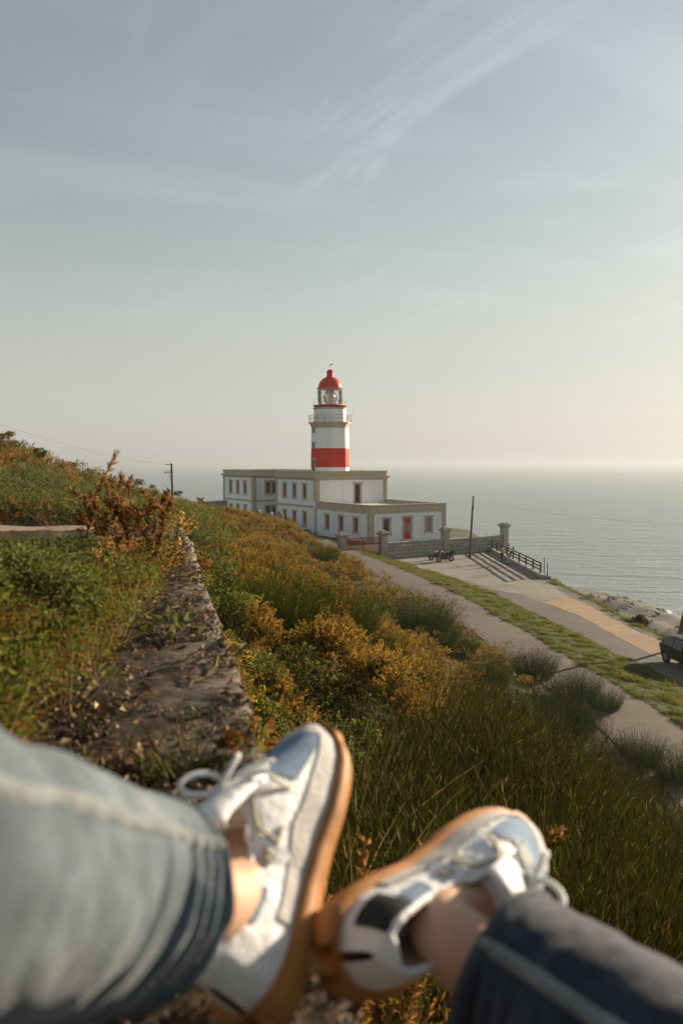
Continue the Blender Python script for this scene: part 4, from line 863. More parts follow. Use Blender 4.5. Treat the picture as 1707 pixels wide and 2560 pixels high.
def broom_tuft(seed, n=80, h=0.9, r=0.22, spread=0.35, tips=0.35):
    random.seed(seed); mb = MB()
    for k in range(n):
        a = random.uniform(0, 6.283); q = r*math.sqrt(random.random()); p = Vector((q*math.cos(a), q*math.sin(a), -0.08)); d = Vector((math.cos(a)*spread*q/r, math.sin(a)*spread*q/r, 1))+rv(0.16)
        l_ = h*random.uniform(0.55, 1.05); blade(mb, p, d, l_, 0.0042, rv(0.3), 1 if random.random() < tips*0.4 else 0, 4)
        for j in range(6):
            f = random.uniform(0.3, 1.0); leaf(mb, p+d.normalized()*l_*f+rv(0.012), d+rv(0.6), random.uniform(0.025, 0.06), 0.005, 1 if random.random() < tips else 0)
    return mb
def leafy(seed, n=40, h=0.28, ll=0.05, lw=0.6, r=0.14, m2=0.12):
    random.seed(seed); mb = MB()
    for k in range(n):
        a = random.uniform(0, 6.283); z = h*random.random()**0.6; q = r*(1-0.5*z/h)*math.sqrt(random.random()); p = Vector((q*math.cos(a), q*math.sin(a), z))
        l_ = ll*random.uniform(0.6, 1.25); leaf(mb, p, Vector((math.cos(a), math.sin(a), random.uniform(-0.2, 0.9)))+rv(0.35), l_, l_*lw, 1 if random.random() < m2 else 0)
    for k in range(6):
        a = random.uniform(0, 6.283); blade(mb, Vector((0, 0, -0.1)), Vector((math.cos(a)*0.4, math.sin(a)*0.4, 1)), h*1.05, 0.006, rv(0.2), 2)
    return mb
def grass_tuft(seed, n=26, h=0.22, wd=0.006, r=0.05, spread=0.5, dry=0.15):
    random.seed(seed); mb = MB()
    for k in range(n):
        a = random.uniform(0, 6.283); q = r*random.random(); p = Vector((q*math.cos(a), q*math.sin(a), -0.03)); o_ = Vector((math.cos(a), math.sin(a), 0))
        blade(mb, p, Vector((0, 0, 1))+o_*spread*random.random()+rv(0.12), h*random.uniform(0.5, 1.1), wd, o_*random.uniform(0.1, 0.7)-Vector((0, 0, random.uniform(0, 0.35))), 1 if random.random() < dry else 0, 4)
    return mb
def srcs(fn, mats, count, **kw):
    res = []
    for k in range(count):
        me = fn(seed=100+k*17, **kw).mesh('plant_source', mats); o = bpy.data.objects.new('plant_source', me); res.append(o)
    return res
def scatter(name, sources, pts, label=None, cat=None):
    """one object of uncountable cover: pts = (position, euler, scale)"""
    me = bpy.data.meshes.new(name); me.from_pydata([p[0] for p in pts], [], [])
    for an, ty, key, ch in (('rot', 'FLOAT_VECTOR', 'vector', 1), ('scl', 'FLOAT', 'value', 2)):
        at = me.attributes.new(an, ty, 'POINT'); at.data.foreach_set(key, np.array([p[ch] for p in pts], dtype=np.float32).ravel())
    o = obj(name, me); o['kind'] = 'stuff'
    if label: o['label'] = label
    if cat: o['category'] = cat
    ng = bpy.data.node_groups.new(name+'_nodes', 'GeometryNodeTree')
    ng.interface.new_socket('Geometry', in_out='INPUT', socket_type='NodeSocketGeometry'); ng.interface.new_socket('Geometry', in_out='OUTPUT', socket_type='NodeSocketGeometry')
    gi, go = N(ng, 'NodeGroupInput'), N(ng, 'NodeGroupOutput'); ip = N(ng, 'GeometryNodeInstanceOnPoints'); jn = N(ng, 'GeometryNodeJoinGeometry')
    for s_ in sources:
        oi = N(ng, 'GeometryNodeObjectInfo'); oi.inputs['Object'].default_value = s_; oi.inputs['As Instance'].default_value = False
        g2 = N(ng, 'GeometryNodeGeometryToInstance'); L(ng, oi.outputs['Geometry'], g2.inputs[0]); L(ng, g2.outputs[0], jn.inputs[0])
    L(ng, gi.outputs[0], ip.inputs['Points']); L(ng, jn.outputs[0], ip.inputs['Instance']); ip.inputs['Pick Instance'].default_value = True
    def attr(nm, ty):
        a = N(ng, 'GeometryNodeInputNamedAttribute', data_type=ty); a.inputs[0].default_value = nm
        return [s_ for s_ in a.outputs if s_.name == 'Attribute' and s_.enabled][0]
    er = N(ng, 'FunctionNodeEulerToRotation'); L(ng, attr('rot', 'FLOAT_VECTOR'), er.inputs[0]); L(ng, er.outputs[0], ip.inputs['Rotation'])
    L(ng, attr('scl', 'FLOAT'), ip.inputs['Scale'])
    rn = N(ng, 'FunctionNodeRandomValue', data_type='INT'); mn = [s_ for s_ in rn.inputs if s_.name == 'Min' and s_.enabled][0]; mxx = [s_ for s_ in rn.inputs if s_.name == 'Max' and s_.enabled][0]; mn.default_value = 0; mxx.default_value = len(sources)-1
    L(ng, [s_ for s_ in rn.outputs if s_.enabled][0], ip.inputs['Instance Index']); L(ng, ip.outputs[0], go.inputs[0])
    md = o.modifiers.new('scatter', 'NODES'); md.node_group = ng
    return o
def vnoise(x, y, s, k=0.0): return mnoise.noise(Vector((x*s, y*s, k)))
def vor(x, y, s, k):
    """domes round scattered centres: 1 on top, 0 in the gaps between"""
    d = mnoise.voronoi(Vector((x*s+0.3*mnoise.noise(Vector((x, y, k))), y*s, k)))[0]; t = 1.22*d[0]/max(d[1], 1e-4); return math.sqrt(max(0.0, 1-t*t))
def mound(x, y):
    """height of the scrub above the ground: rounded clumps with gaps"""
    a = vor(x, y, 0.62, 3.0); b_ = vor(x, y, 1.35, 8.0)
    return max(0.0, 0.72*a+0.40*b_-0.22+0.16*vnoise(x, y, 0.22, 1.0))
XLf = lambda y: float(xp(y)-pw(y))
def in_road(x, y):
    q = Vector((x, y))
    for i in range(len(DR)-1):
        a, b_ = Vector(DR[i]), Vector(DR[i+1]); t = max(0, min(1, (q-a).dot(b_-a)/(b_-a).length_squared))
        if (q-a.lerp(b_, t)).length < 2.25: return True
    return False
def edge_d(x, y): return (x-EDGE0.x)*EN.x+(y-EDGE0.y)*EN.y
def cand(n, ymin, ymax, amin, amax, seed):
    g = np.random.default_rng(seed); y = np.exp(g.uniform(math.log(ymin), math.log(ymax), n)); x = y*g.uniform(amin, amax, n); z = height(x, y); return list(zip(x.tolist(), y.tolist(), z.tolist()))
BROOMZ = [(790, 2120), (930, 1840), (1120, 1720), (1330, 1700), (1560, 1800), (1800, 1880), (1800, 2700), (700, 2700)]
GREENZ = [(500, 1400), (560, 1440), (640, 1580), (800, 1660), (960, 1740), (980, 1820), (880, 1960), (820, 2300), (620, 2300), (590, 1800)]
# single broom bushes that stand out from the scrub
BC = []; bush_meshes = []
for k in range(4):
    mb = broom_tuft(300+k, n=1500, h=1.0, r=0.45, spread=0.85, tips=0.2); bush_meshes.append(mb.mesh('broom_bush', [M['broomdark'], M['broom']]))
BB = [(690, 1530, 125, 'large dark green broom bush in the middle of the gorse right of the concrete wall'), (850, 1545, 95, 'dark broom bush just right of the largest broom bush'), (590, 1540, 85, 'tall loose olive broom bush closest to the concrete wall'),
      (1040, 1545, 80, 'dark green broom bush at the path edge below the motorcycles'), (1085, 1580, 55, 'smaller broom bush hanging over the path just right of the large one there'), (1145, 1615, 42, 'small broom bush by the path left of the rounder one'),
      (1215, 1690, 62, 'round dark broom bush in the orange gorse below the path'), (1335, 1665, 52, 'upright broom bush at the path edge opposite the sandy verge'), (1440, 1720, 55, 'pale tipped broom bush at the path edge right of the upright one'),
      (1510, 1755, 38, 'small broom tuft at the path edge nearest the right side'), (808, 1390, 36, 'small round broom bush beside the start of the path near the house'), (588, 1335, 30, 'small dark broom bush high on the slope left of the house'),
      (1390, 1800, 90, 'dark broom bush rising from the middle of the broom thicket'), (960, 1640, 50, 'faint broom tuft in the orange gorse mid slope'),
      (1600, 1880, 50, 'low broom bush just below the path near the right side'), (1700, 1920, 60, 'dark broom bush cut by the right edge of the view below the path')]
for k, (bx, by, br_, lab) in enumerate(BB):
    p = hit(bx, by+0.5*br_, 0.10); rd = br_*p.y/FPX; s_ = rd*1.5; BC.append((p.x-p.x/p.y*rd*0.4, p.y-rd*0.4, (rd*1.05)**2))
    o = obj('broom_bush', bush_meshes[k % 4], None, (p.x, p.y, hz(p.x, p.y)-0.05)); o.scale = (s_, s_, 0.45+1.55*rd); o.rotation_euler = (random.uniform(-.1, .1), random.uniform(-.1, .1), random.uniform(0, 6.28)); tag(o, lab, 'bush', 'broom bushes on the slope')
gorse, gdry, green, broom, dryg, bank_g, bank_l, pale, rust = [], [], [], [], [], [], [], [], []
random.seed(21)
def er(tilt=0.35): return (random.uniform(-tilt, tilt), random.uniform(-tilt, tilt), random.uniform(0, 6.283))
for x, y, z in cand(60000, 0.7, 106, -0.62, 0.62, 5)+cand(7000, 62, 112, -0.26, 0.03, 6):
    if x > XLf(min(y, 105.9))-0.15: continue
    ed = edge_d(x, y)
    if y < 6.2 and -1.3 < ed < 0.12: continue
    left = (ed < 0 and y < 15) or (x < -2.6-(y-15)*0.10 and y >= 15 and y < 34) or (x < -6.5-(y-34)*0.12 and y >= 34)
    if left:
        if in_road(x, y): continue
        if y > 24:                                   # bank: leafy below, gorse and heath above
            up_ = (x < -15.2)
            m = mound(x*0.6, y*0.6)*1.1
            if (up_ and random.random() < 0.75) or vnoise(x, y, 0.25, 7) > 0.22: bank_g.append(((x, y, z+m*random.uniform(0.3, 1)), er(0.6), random.uniform(1.1, 2.2)))
            else: bank_l.append(((x, y, z+m*random.uniform(0.2, 1)), er(0.6), random.uniform(1.2, 2.6)))
        continue
    u, v = pix((x, y, z+0.5)); m = mound(x, y); sc = 0.8+y*0.012
    if any((x-b0)**2+(y-b1)**2 < b2 for b0, b1, b2 in BC): continue
    lift = m*(1-random.random()**2*0.45)
    if m < 0.12 and random.random() < 0.88*(1-0.75*float(sst(30, 55, y))): continue
    if inside((u+60*vnoise(x, y, 0.5, 2), v+60*vnoise(x, y, 0.5, 6)), BROOMZ) and y < 34:
        vd, vp = mnoise.voronoi(Vector((x*0.70, y*0.70, 12.0))); t_ = min(1.0, vd[0]/max(vd[1], 1e-4)); o_ = Vector((x-vp[0][0]/0.70, y-vp[0][1]/0.70))
        if random.random() < 0.26*(1.15-t_**2):
            if o_.length > 1e-3: o_ = o_.normalized()*min(1.0, o_.length/0.8)
            broom.append(((x, y, z-0.22), (-o_.y*0.62+random.uniform(-.16, .16), o_.x*0.62+random.uniform(-.16, .16), random.uniform(-0.4, 0.4)), (0.70+1.05*math.sqrt(max(0, 1-t_*t_)))*random.uniform(0.8, 1.2)))
        if random.random() < 0.10: green.append(((x, y, z+m*0.3), er(0.5), random.uniform(0.8, 1.4)))
        if random.random() < 0.09: dryg.append(((x, y, z+m*0.7), er(0.3), random.uniform(1.4, 2.6)))
        continue
    zone = inside((u+50*vnoise(x, y, 0.8, 2), v+50*vnoise(x, y, 0.8, 6)), GREENZ)
    if zone and y < 30:
        q = vnoise(x, y, 0.9, 11)
        if q > 0.28: gorse.append(((x, y, z+lift*0.9), er(0.45), sc*random.uniform(0.7, 1.0)))
        elif q < -0.15 and random.random() < 0.6: pale.append(((x, y, z+lift*0.8), er(0.45), random.uniform(0.8, 1.3)))
        else: green.append(((x, y, z+lift*0.85), er(0.5), sc*random.uniform(0.8, 1.4)))
        if random.random() < 0.10: dryg.append(((x, y, z+m*0.6), er(0.3), random.uniform(0.9, 1.6)))
        continue
    q = vnoise(x, y, 0.33, 5)+0.12*float(sst(25, 45, y))
    if q < -0.27 and random.random() < 0.75: (green if random.random() < 0.7 else pale).append(((x, y, z+lift), er(0.5), sc*random.uniform(0.9, 1.5)))
    else: gorse.append(((x, y, z+lift), er(0.45), sc*random.uniform(0.75, 1.25)))
gs_ = [bpy.data.objects.new('plant_source', gorse_sprig(f, 40+k).mesh('plant_source', [M['gstem'], M['gflower']])) for k, f in enumerate((0.75, 0.6, 0.85, 0.35, 0.7))]
hs_ = [bpy.data.objects.new('plant_source', gorse_sprig(f, 60+k).mesh('plant_source', [M['gdry'] if k % 2 else M['gstem'], M['gdry']])) for k, f in enumerate((0.5, 0.4, 0.6, 0.3))]
ls_ = srcs(leafy, [M['leaf'], M['leafpale'], M['broom']], 4)
ps_ = srcs(leafy, [M['leafpale'], M['leaf'], M['broom']], 3, n=70, ll=0.028, lw=0.4, h=0.30)
bs_ = srcs(broom_tuft, [M['broom'], M['broomtip']], 4, n=170, tips=0.07, r=0.30)
ds_ = srcs(grass_tuft, [M['drygrass'], M['broomtip']], 3, n=9, h=0.42, wd=0.0035, spread=0.7)
scatter('gorse_cover', gs_, gorse, 'yellow flowering gorse covering the slope down to the path', 'gorse')
scatter('slope_undergrowth', ls_, green, 'green leafy undergrowth between the gorse on the slope', 'undergrowth')
scatter('pale_undergrowth', ps_, pale, 'pale fine leaved scrub among the gorse below the concrete wall', 'undergrowth')
scatter('broom_cover', bs_, broom, 'dense dark green broom filling the lower right slope', 'broom')
scatter('dry_grass_stalks', ds_, dryg, 'thin dry grass stalks sticking out of the broom and scrub', 'grass')
scatter('bank_heath', hs_+gs_[:1], bank_g, 'brown heath and gorse on top of the bank on the left', 'heath')
scatter('bank_undergrowth', ls_[:3]+ps_, bank_l, 'green bramble thicket on the bank behind the dirt road', 'undergrowth')

# turf of the verge and cliff edge
turf = []
g = np.random.default_rng(3)
for y in np.exp(g.uniform(math.log(18), math.log(105), 30000)):
    x = float(xp(y))+(float(xg(y))-float(xp(y)))*g.uniform(0.0, 1.0)+g.normal(0, 0.05)
    turf.append((x, float(y)))
for y in np.exp(g.uniform(math.log(34), math.log(78), 4500)):
    turf.append((float(xc(y))+abs(g.normal(0, 0.7))-0.1, float(y)))
for y in g.uniform(88, 106, 1500): turf.append((float(xp(y))-float(pw(y))-abs(g.normal(0, 0.8)), float(y)))
for k in range(1500):
    i = g.integers(0, len(DR)-1); t_ = g.random(); c0 = Vector(DR[i]).lerp(Vector(DR[i+1]), t_); tt = (Vector(DR[i+1])-Vector(DR[i])).normalized(); s_ = 1 if g.random() < 0.5 else -1; c0 = c0+Vector((-tt.y, tt.x))*s_*(2.2+abs(g.normal(0, 0.35))); turf.append((c0.x, c0.y))
ta = np.array(turf); tzv = height(ta[:, 0], ta[:, 1]); random.seed(5)
tp = []
for (x, y), z in zip(turf, tzv):
    n_ = vnoise(x, y, 1.3, 2)
    tp.append(((x, y, float(z)-0.02), er(0.4), (0.45+1.9*max(0, n_)+0.7*max(0, vnoise(x, y, 3.5, 9)))*(0.8+y*0.005)*random.uniform(0.8, 1.3)))
ts_ = srcs(grass_tuft, [M['grass'], M['drygrass']], 5, n=34, h=0.17, wd=0.011, r=0.15, spread=1.1, dry=0.12)
scatter('verge_grass', ts_, tp, 'bright green grass on the verge beside the path and along the cliff', 'grass')

# shrubs: woody stems with leaf clumps
def shrub_mesh(name, seed, mats, n=900, rx=0.5, rz=0.5, ll=0.06, lw=0.55, stems=7):
    random.seed(seed); mb = MB()
    for k in range(stems):
        a = random.uniform(0, 6.283); mb.tube([(0, 0, -0.1), (0.25*rx*math.cos(a), 0.25*rx*math.sin(a), rz*0.5), (0.6*rx*math.cos(a), 0.6*rx*math.sin(a), rz*1.2)], [0.02, 0.014, 0.006], 5, mi=2)
    cl = [(rv().normalized()*random.uniform(0.45, 0.85)) for _ in range(22)]
    for k in range(n):
        c0 = random.choice(cl); q = c0+rv().normalized()*0.30*random.random()**0.4; p = Vector((q.x*rx, q.y*rx, rz*(1.0+q.z*0.95)))
        if p.z < 0: continue
        leaf(mb, p, q+rv(0.7)+Vector((0, 0, 0.3)), ll*random.uniform(0.6, 1.3), ll*lw, 1 if random.random() < 0.25 else 0)
    return mb.mesh(name, mats)
sh1 = shrub_mesh('shrub', 1, [M['leaf'], M['leafpale'], M['twig']], 1500, ll=0.09)
sh2 = shrub_mesh('shrub', 2, [M['gstem'], M['gdry'], M['twig']], 1500, ll=0.07)
sh3 = shrub_mesh('shrub', 5, [M['broom'], M['leafred'], M['twig']], 1500, ll=0.10)
def place(name, me, px, py, Y, wid, asp, lab, sink=0.0, cat='shrub', group=None):
    p = P(px, py, Y); s_ = wid*Y/FPX; o = obj(name, me, None, (p.x, p.y, p.z-sink)); o.scale = (s_, s_, s_*asp); o.rotation_euler = (0, 0, random.uniform(0, 6)); tag(o, lab, cat, group); return o
place('cliff_shrub', sh3, 1597, 1586, 53.5, 62, 1.05, 'dark leafy shrub on the cliff edge above the rocky shore', 0.3)
place('cliff_shrub', sh2, 1617, 1584, 52.8, 36, 0.7, 'small brown shrub hugging the right side of the dark cliff shrub', 0.2)
for px_, py_, Y_, w_, a_, me_, lab in ((18, 1122, 41, 70, 0.75, sh2, 'rounded bush on the ridge at the left edge'), (100, 1142, 44, 36, 0.8, sh1, 'small spiky bush on the ridge right of the rounded one'), (178, 1164, 50, 30, 0.5, sh2, 'little brown bush on the ridge left of the open sea'),
        (223, 1180, 55, 26, 0.5, sh2, 'low brown bush on the ridge where the sea begins'), (345, 1212, 66, 36, 0.55, sh2, 'twiggy bush on the ridge left of the utility pole'), (380, 1218, 70, 18, 0.6, sh2, 'tiny dark bush on the ridge close left of the utility pole'), (418, 1232, 78, 20, 0.6, sh2, 'tiny bush on the ridge at the foot of the utility pole'), (446, 1238, 80, 24, 0.6, sh1, 'small green bush on the ridge right of the utility pole'),
        (690, 1325, 98, 34, 0.8, sh1, 'dark green bush against the house wall above the path'), (650, 1308, 96, 42, 0.7, sh1, 'green bush covering the foot of the house wall')):
    place('ridge_bush', me_, px_, py_, Y_, w_, a_, lab, 0.1, 'bush', 'bushes along the skyline')
# two grey boulders by the house
rk = mat('boulder_rock', [(0.3, (0.16, 0.14, 0.11)), (0.7, (0.34, 0.31, 0.26))], 3, 0.95, 0.6, 9)
def boulder(px, py, Y, w, h, lab, seed):
    random.seed(seed); bm = bmesh.new(); bmesh.ops.create_icosphere(bm, subdivisions=3, radius=0.5); p = P(px, py, Y)
    for v in bm.verts:
        k = 1+0.35*mnoise.noise(v.co*2.1+Vector((seed, 0, 0)))+0.12*mnoise.noise(v.co*6); v.co = Vector((v.co.x*k*w, v.co.y*k*w*0.8, v.co.z*k*h))
    me = bpy.data.meshes.new('boulder'); bm.to_mesh(me); bm.free(); me.materials.append(rk); o = obj('boulder', me, None, p); tag(o, lab, 'rock', 'boulders by the house')
boulder(676, 1300, 97, 1.5, 2.0, 'pale boulder left of the other against the house', 3); boulder(697, 1302, 97.5, 1.2, 2.3, 'upright grey boulder at the house wall', 8); boulder(645, 1290, 95, 0.9, 1.7, 'pointed grey stone sticking out of the gorse', 14)
boulder(1373, 1450, 73, 0.9, 0.7, 'brown rock lying at the end of the stone kerb', 21)
# ------------------------------------------------------------------ old concrete wall the photographer sits on
cm = bpy.data.materials.new('lichened_concrete'); cm.use_nodes = True; nt = cm.node_tree; b = nt.nodes['Principled BSDF']; b.inputs['Roughness'].default_value = 0.95; b.inputs['Specular IOR Level'].default_value = 0.2
t = N(nt, 'ShaderNodeTexCoord')
def noi(sc, det=6, ro=0.6, dist=0.0):
    n = N(nt, 'ShaderNodeTexNoise'); n.inputs['Scale'].default_value = sc; n.inputs['Detail'].default_value = det; n.inputs['Roughness'].default_value = ro; n.inputs['Distortion'].default_value = dist; L(nt, t.outputs['Object'], n.inputs['Vector']); return n.outputs[0]
def ramp(f, lst):
    r = N(nt, 'ShaderNodeValToRGB'); e = r.color_ramp.elements
    while len(e) < len(lst): e.new(0.5)
    for i, (p, c) in enumerate(lst): e[i].position = p; e[i].color = col(c)
    L(nt, f, r.inputs[0]); return r.outputs[0]
def mix(f, a, c):
    m = N(nt, 'ShaderNodeMix', data_type='RGBA'); L(nt, f, m.inputs[0]); L(nt, a, m.inputs[6])
    if isinstance(c, tuple): m.inputs[7].default_value = col(c)
    else: L(nt, c, m.inputs[7])
    return m.outputs[2]
def mrange(f, a, b_, lo=0.0, hi=1.0):
    m = N(nt, 'ShaderNodeMapRange'); m.inputs[1].default_value = a; m.inputs[2].default_value = b_; m.inputs[3].default_value = lo; m.inputs[4].default_value = hi; L(nt, f, m.inputs[0]); return m.outputs[0]
def mul(a, b_):
    m = N(nt, 'ShaderNodeMath', operation='MULTIPLY'); L(nt, a, m.inputs[0]); L(nt, b_, m.inputs[1]); return m.outputs[0]
base = ramp(noi(48, 9, 0.75), [(0.36, (0.010, 0.006, 0.004)), (0.50, (0.034, 0.021, 0.012)), (0.61, (0.080, 0.052, 0.031)), (0.74, (0.18, 0.128, 0.085))])
sepn = N(nt, 'ShaderNodeSeparateXYZ'); L(nt, t.outputs['Object'], sepn.inputs[0])     # object y = distance across, 0 at the outer edge, negative inwards
edge = mrange(sepn.outputs[1], -0.24, -0.01, 0.0, 1.0)
moss = mrange(noi(7, 6, 0.65), 0.50, 0.62)
base = mix(mul(moss, mrange(noi(34, 4), 0.38, 0.6)), base, (0.13, 0.070, 0.010))
lich = mrange(noi(13, 7, 0.7, 0.4), 0.545, 0.60)
base = mix(mul(lich, mrange(noi(2.2, 3), 0.46, 0.62)), base, (0.17, 0.14, 0.11))
base = mix(mul(edge, mrange(noi(9, 7, 0.72), 0.44, 0.58)), base, (0.27, 0.235, 0.19))
base = mix(mrange(noi(60, 3, 0.5), 0.66, 0.72), base, (0.012, 0.010, 0.008))
L(nt, base, b.inputs['Base Color'])
bp = N(nt, 'ShaderNodeBump'); bp.inputs['Strength'].default_value = 0.9; bp.inputs['Distance'].default_value = 0.02; L(nt, noi(55, 9, 0.72), bp.inputs['Height']); L(nt, bp.outputs[0], b.inputs['Normal'])
ang = math.atan2(ED.y, ED.x)
wall = empty('concrete_wall', (EDGE0.x, EDGE0.y, ZSLAB), ang, 'old lichen covered concrete wall running away from the seated person', 'wall')
# wall frame: local x runs along the edge away from the camera, local y points left, so the outer edge is y = 0 and inside y > 0
JX = (G(600, 1912, ZSLAB)-EDGE0).dot(ED)
def slab(x0, x1, step, ztop, seed):
    xs = np.arange(x0, x1+1e-6, step); xs[-1] = x1; ysl = np.concatenate([[0.0, 0.0, 0.006], np.arange(0.03, 1.28, step)]); mb = MB(); rows = []
    for x in xs:
        jag_ = 0.022*mnoise.noise(Vector((x*5, seed, 0)))+0.020*max(0, mnoise.noise(Vector((x*13, seed, 3))))+0.008*mnoise.noise(Vector((x*35, seed, 7))); row = []
        for j, y in enumerate(ysl):
            z = ztop+0.012*mnoise.noise(Vector((x*6, y*6, seed)))+0.006*mnoise.noise(Vector((x*19, y*19, seed)))+0.02*mnoise.noise(Vector((x*1.4, y*1.4, seed)))
            rnd_ = min(1, min(x-x0, x1-x)/0.03)
            z -= 0.02*(1-max(0, rnd_))**2
            yy = y+jag_*max(0, 1-y/0.2)
            if j == 0: z = -2.4; yy = jag_*1.2+0.0
            if j == 1: z -= 0.02
            row.append((float(x), -float(yy) if False else float(yy), z))
        rows.append(row)
    mb.grid(rows)
    # end faces
    for r_ in (rows[0], rows[-1]):
        mb.add([(p[0], p[1], p[2]) for p in r_]+[(p[0], p[1], -2.4) for p in r_], [(i, i+1, len(r_)+i+1, len(r_)+i) for i in range(1, len(r_)-1)])
    o = mb.build('slab', cm, wall, True)
    return o
# material reads object y as 0 .. -1 inwards: the wall's own y is positive inwards, so flip in the node
fl_ = N(nt, 'ShaderNodeMath', operation='MULTIPLY'); fl_.inputs[1].default_value = -1.0; L(nt, sepn.outputs[1], fl_.inputs[0])
for l_ in list(nt.links):
    if l_.from_socket == sepn.outputs[1] and l_.to_node != fl_:
        ts = l_.to_socket; nt.links.remove(l_); L(nt, fl_.outputs[0], ts)
slab(-3.2, JX-0.012, 0.022, -0.012, 1.0); slab(JX+0.012, 4.6, 0.024, 0.0, 5.0)
def wl(x, y, z=0.0): return Vector((EDGE0.x+ED.x*x-EN.x*y, EDGE0.y+ED.y*x-EN.y*y, ZSLAB+z))
# litter, creeping plants and grass on the wall and beside it
random.seed(77)
lit, twg, lgreen, lpale, lred, lgrass, lgorse, ldark = [], [], [], [], [], [], [], []
for k in range(6500):
    x = random.uniform(-1.0, 4.4); y = random.uniform(0.02, 1.25)
    if x > 2.6 and y > 0.3: continue
    d_ = 0.14+0.9*min(1, max(0, y-0.32)/0.55)+0.35*max(0, vnoise(x, y, 2.2, 4))
    if random.random() < d_*0.75:
        p = wl(x, y, 0.006+random.random()*0.012)
        (lit if random.random() < 0.82 else twg).append((p, (random.uniform(-.5, .5), random.uniform(-.5, .5), random.uniform(0, 6.28)), random.uniform(0.5, 1.3)))
lfm = []
M['litter'] = mat('leaf_litter_brown', (0.13, 0.075, 0.036), 9, 0.9, rnd=0.4); M['litter2'] = mat('leaf_litter_pale', (0.22, 0.15, 0.085), 9, 0.9, rnd=0.4)
for k in range(4):
    random.seed(500+k); mb = MB()
    for j in range(7): leaf(mb, rv(0.03)*1.0+Vector((0, 0, 0.012)), Vector((random.uniform(-1, 1), random.uniform(-1, 1), random.uniform(-.1, .35))), random.uniform(0.012, 0.03), random.uniform(0.006, 0.014), random.choice((0, 0, 1, 2)), 0.5)
    lfm.append(bpy.data.objects.new('plant_source', mb.mesh('plant_source', [M['litter'], M['twig'], M['litter2']])))
twm = []
for k in range(3):
    random.seed(600+k); mb = MB()
    for j in range(3): a = random.uniform(0, 6.28); mb.tube([(0, 0, 0.004), (0.04*math.cos(a), 0.04*math.sin(a), 0.012), (0.09*math.cos(a+0.3), 0.09*math.sin(a+0.3), 0.006)], [0.0022, 0.002, 0.001], 4)
    twm.append(bpy.data.objects.new('plant_source', mb.mesh('plant_source', [M['drygrass'] if k else M['twig']])))
scatter('leaf_litter', lfm, lit, 'dry brown leaves strewn over the concrete wall', 'litter'); 
# grit: crumbs of weathered concrete and soil on the wall top
gm_ = []
for k in range(5):
    random.seed(700+k); bm = bmesh.new(); bmesh.ops.create_icosphere(bm, subdivisions=1, radius=0.005)
    for v in bm.verts: v.co = Vector((v.co.x*random.uniform(0.7, 1.5), v.co.y*random.uniform(0.7, 1.3), v.co.z*random.uniform(0.4, 0.8)))
    me = bpy.data.meshes.new('plant_source'); bm.to_mesh(me); bm.free(); me.materials.append(mat('grit', [(0.3, (0.05, 0.032, 0.018)), (0.5, (0.13, 0.09, 0.055)), (0.75, (0.28, 0.21, 0.14))], 40, 0.95, rnd=0.55)); gm_.append(bpy.data.objects.new('plant_source', me))
random.seed(80); grit = []
for k in range(24000):
    x = random.uniform(-1.2, 2.6); y = random.uniform(0.0, 0.75)
    if vnoise(x, y, 4.0, 60)+0.3*vnoise(x, y, 12, 61) < -0.12: continue
    grit.append((tuple(wl(x, y, 0.004+0.02*mnoise.noise(Vector((x*1.4, y*1.4, 5.0 if x > JX else 1.0)))+0.012*mnoise.noise(Vector((x*6, y*6, 5.0 if x > JX else 1.0)))-(0.012 if x < JX else 0))), er(3.0), 0.25+random.random()**3*0.95))
scatter('wall_grit', gm_, grit, 'brown grit and crumbs lying on top of the concrete wall', 'grit')
# overgrown ground left of the wall: mounds of green, patches of rust
random.seed(78)
def lm_(x, y): return max(0.02, 0.20+0.28*vnoise(x, y, 0.9, 1.5)+0.16*vnoise(x, y, 2.3, 9))
for x, y, z in cand(20000, 0.9, 24, -0.62, 0.0, 44):
    ed = edge_d(x, y)
    lim = -(max(0.10, min(0.40, 0.55-0.115*y))+0.09*vnoise(x, y, 1.8, 31)+0.05*vnoise(x, y, 6, 3))
    if ed > lim and y < 6.2: continue
    if y >= 6.2 and ed > -0.2: continue
    if in_road(x, y): continue
    if y < 6.2 and ed > -1.27:
        z = ZSLAB+0.01
        if random.random() < 0.25: continue
    m = lm_(x, y)*min(1.0, max(0.10, (lim-ed)/0.45)); u, v = pix((x, y, z+m))
    lift = m*(1-0.8*random.random()**2)
    sc_ = random.uniform(0.45, 0.95)
    # the growth stays low enough to leave the dirt road in sight
    if u < 440: sc_ *= 0.8; lift = min(lift, max(0.0, -(0.125 if y < 3 else 0.104)*y-0.19*sc_-z))
    if u < 430 and y > 2.9:
        top_ = -0.098*y-z
        if top_ < 0.03: continue
        sc_ = min(sc_, top_/0.22); lift = max(0.0, min(lift, top_-0.2*sc_))
    pos = (x, y, z+lift); n_ = vnoise(x, y, 1.1, 20); rim = (lim-ed) < 0.10+0.25*random.random(); q = random.random()
    if v < 1420 and u > 230: (lgorse if q < 0.5 else lgreen).append((pos, er(0.5), sc_*0.9))
    elif rim: (lred if q < 0.35 else lgrass if q < 0.65 else twg if q < 0.85 else lgreen).append((pos, er(0.7), sc_))
    elif n_ > 0.30 and y < 2.6: (lred if q < 0.5 else lgrass).append((pos, er(0.7), sc_))
    elif n_ > 0.02: (lgreen if q < 0.6 else lgrass).append((pos, er(0.6), sc_))
    elif n_ > -0.22: (lgrass if q < 0.6 else lpale).append((pos, er(0.5), sc_*1.15))
    else: (lpale if q < 0.8 else lgrass).append((pos, er(0.6), sc_))
scatter('dry_twigs', twm, twg, 'thin dry twigs lying on the concrete wall', 'twigs')
random.seed(79)
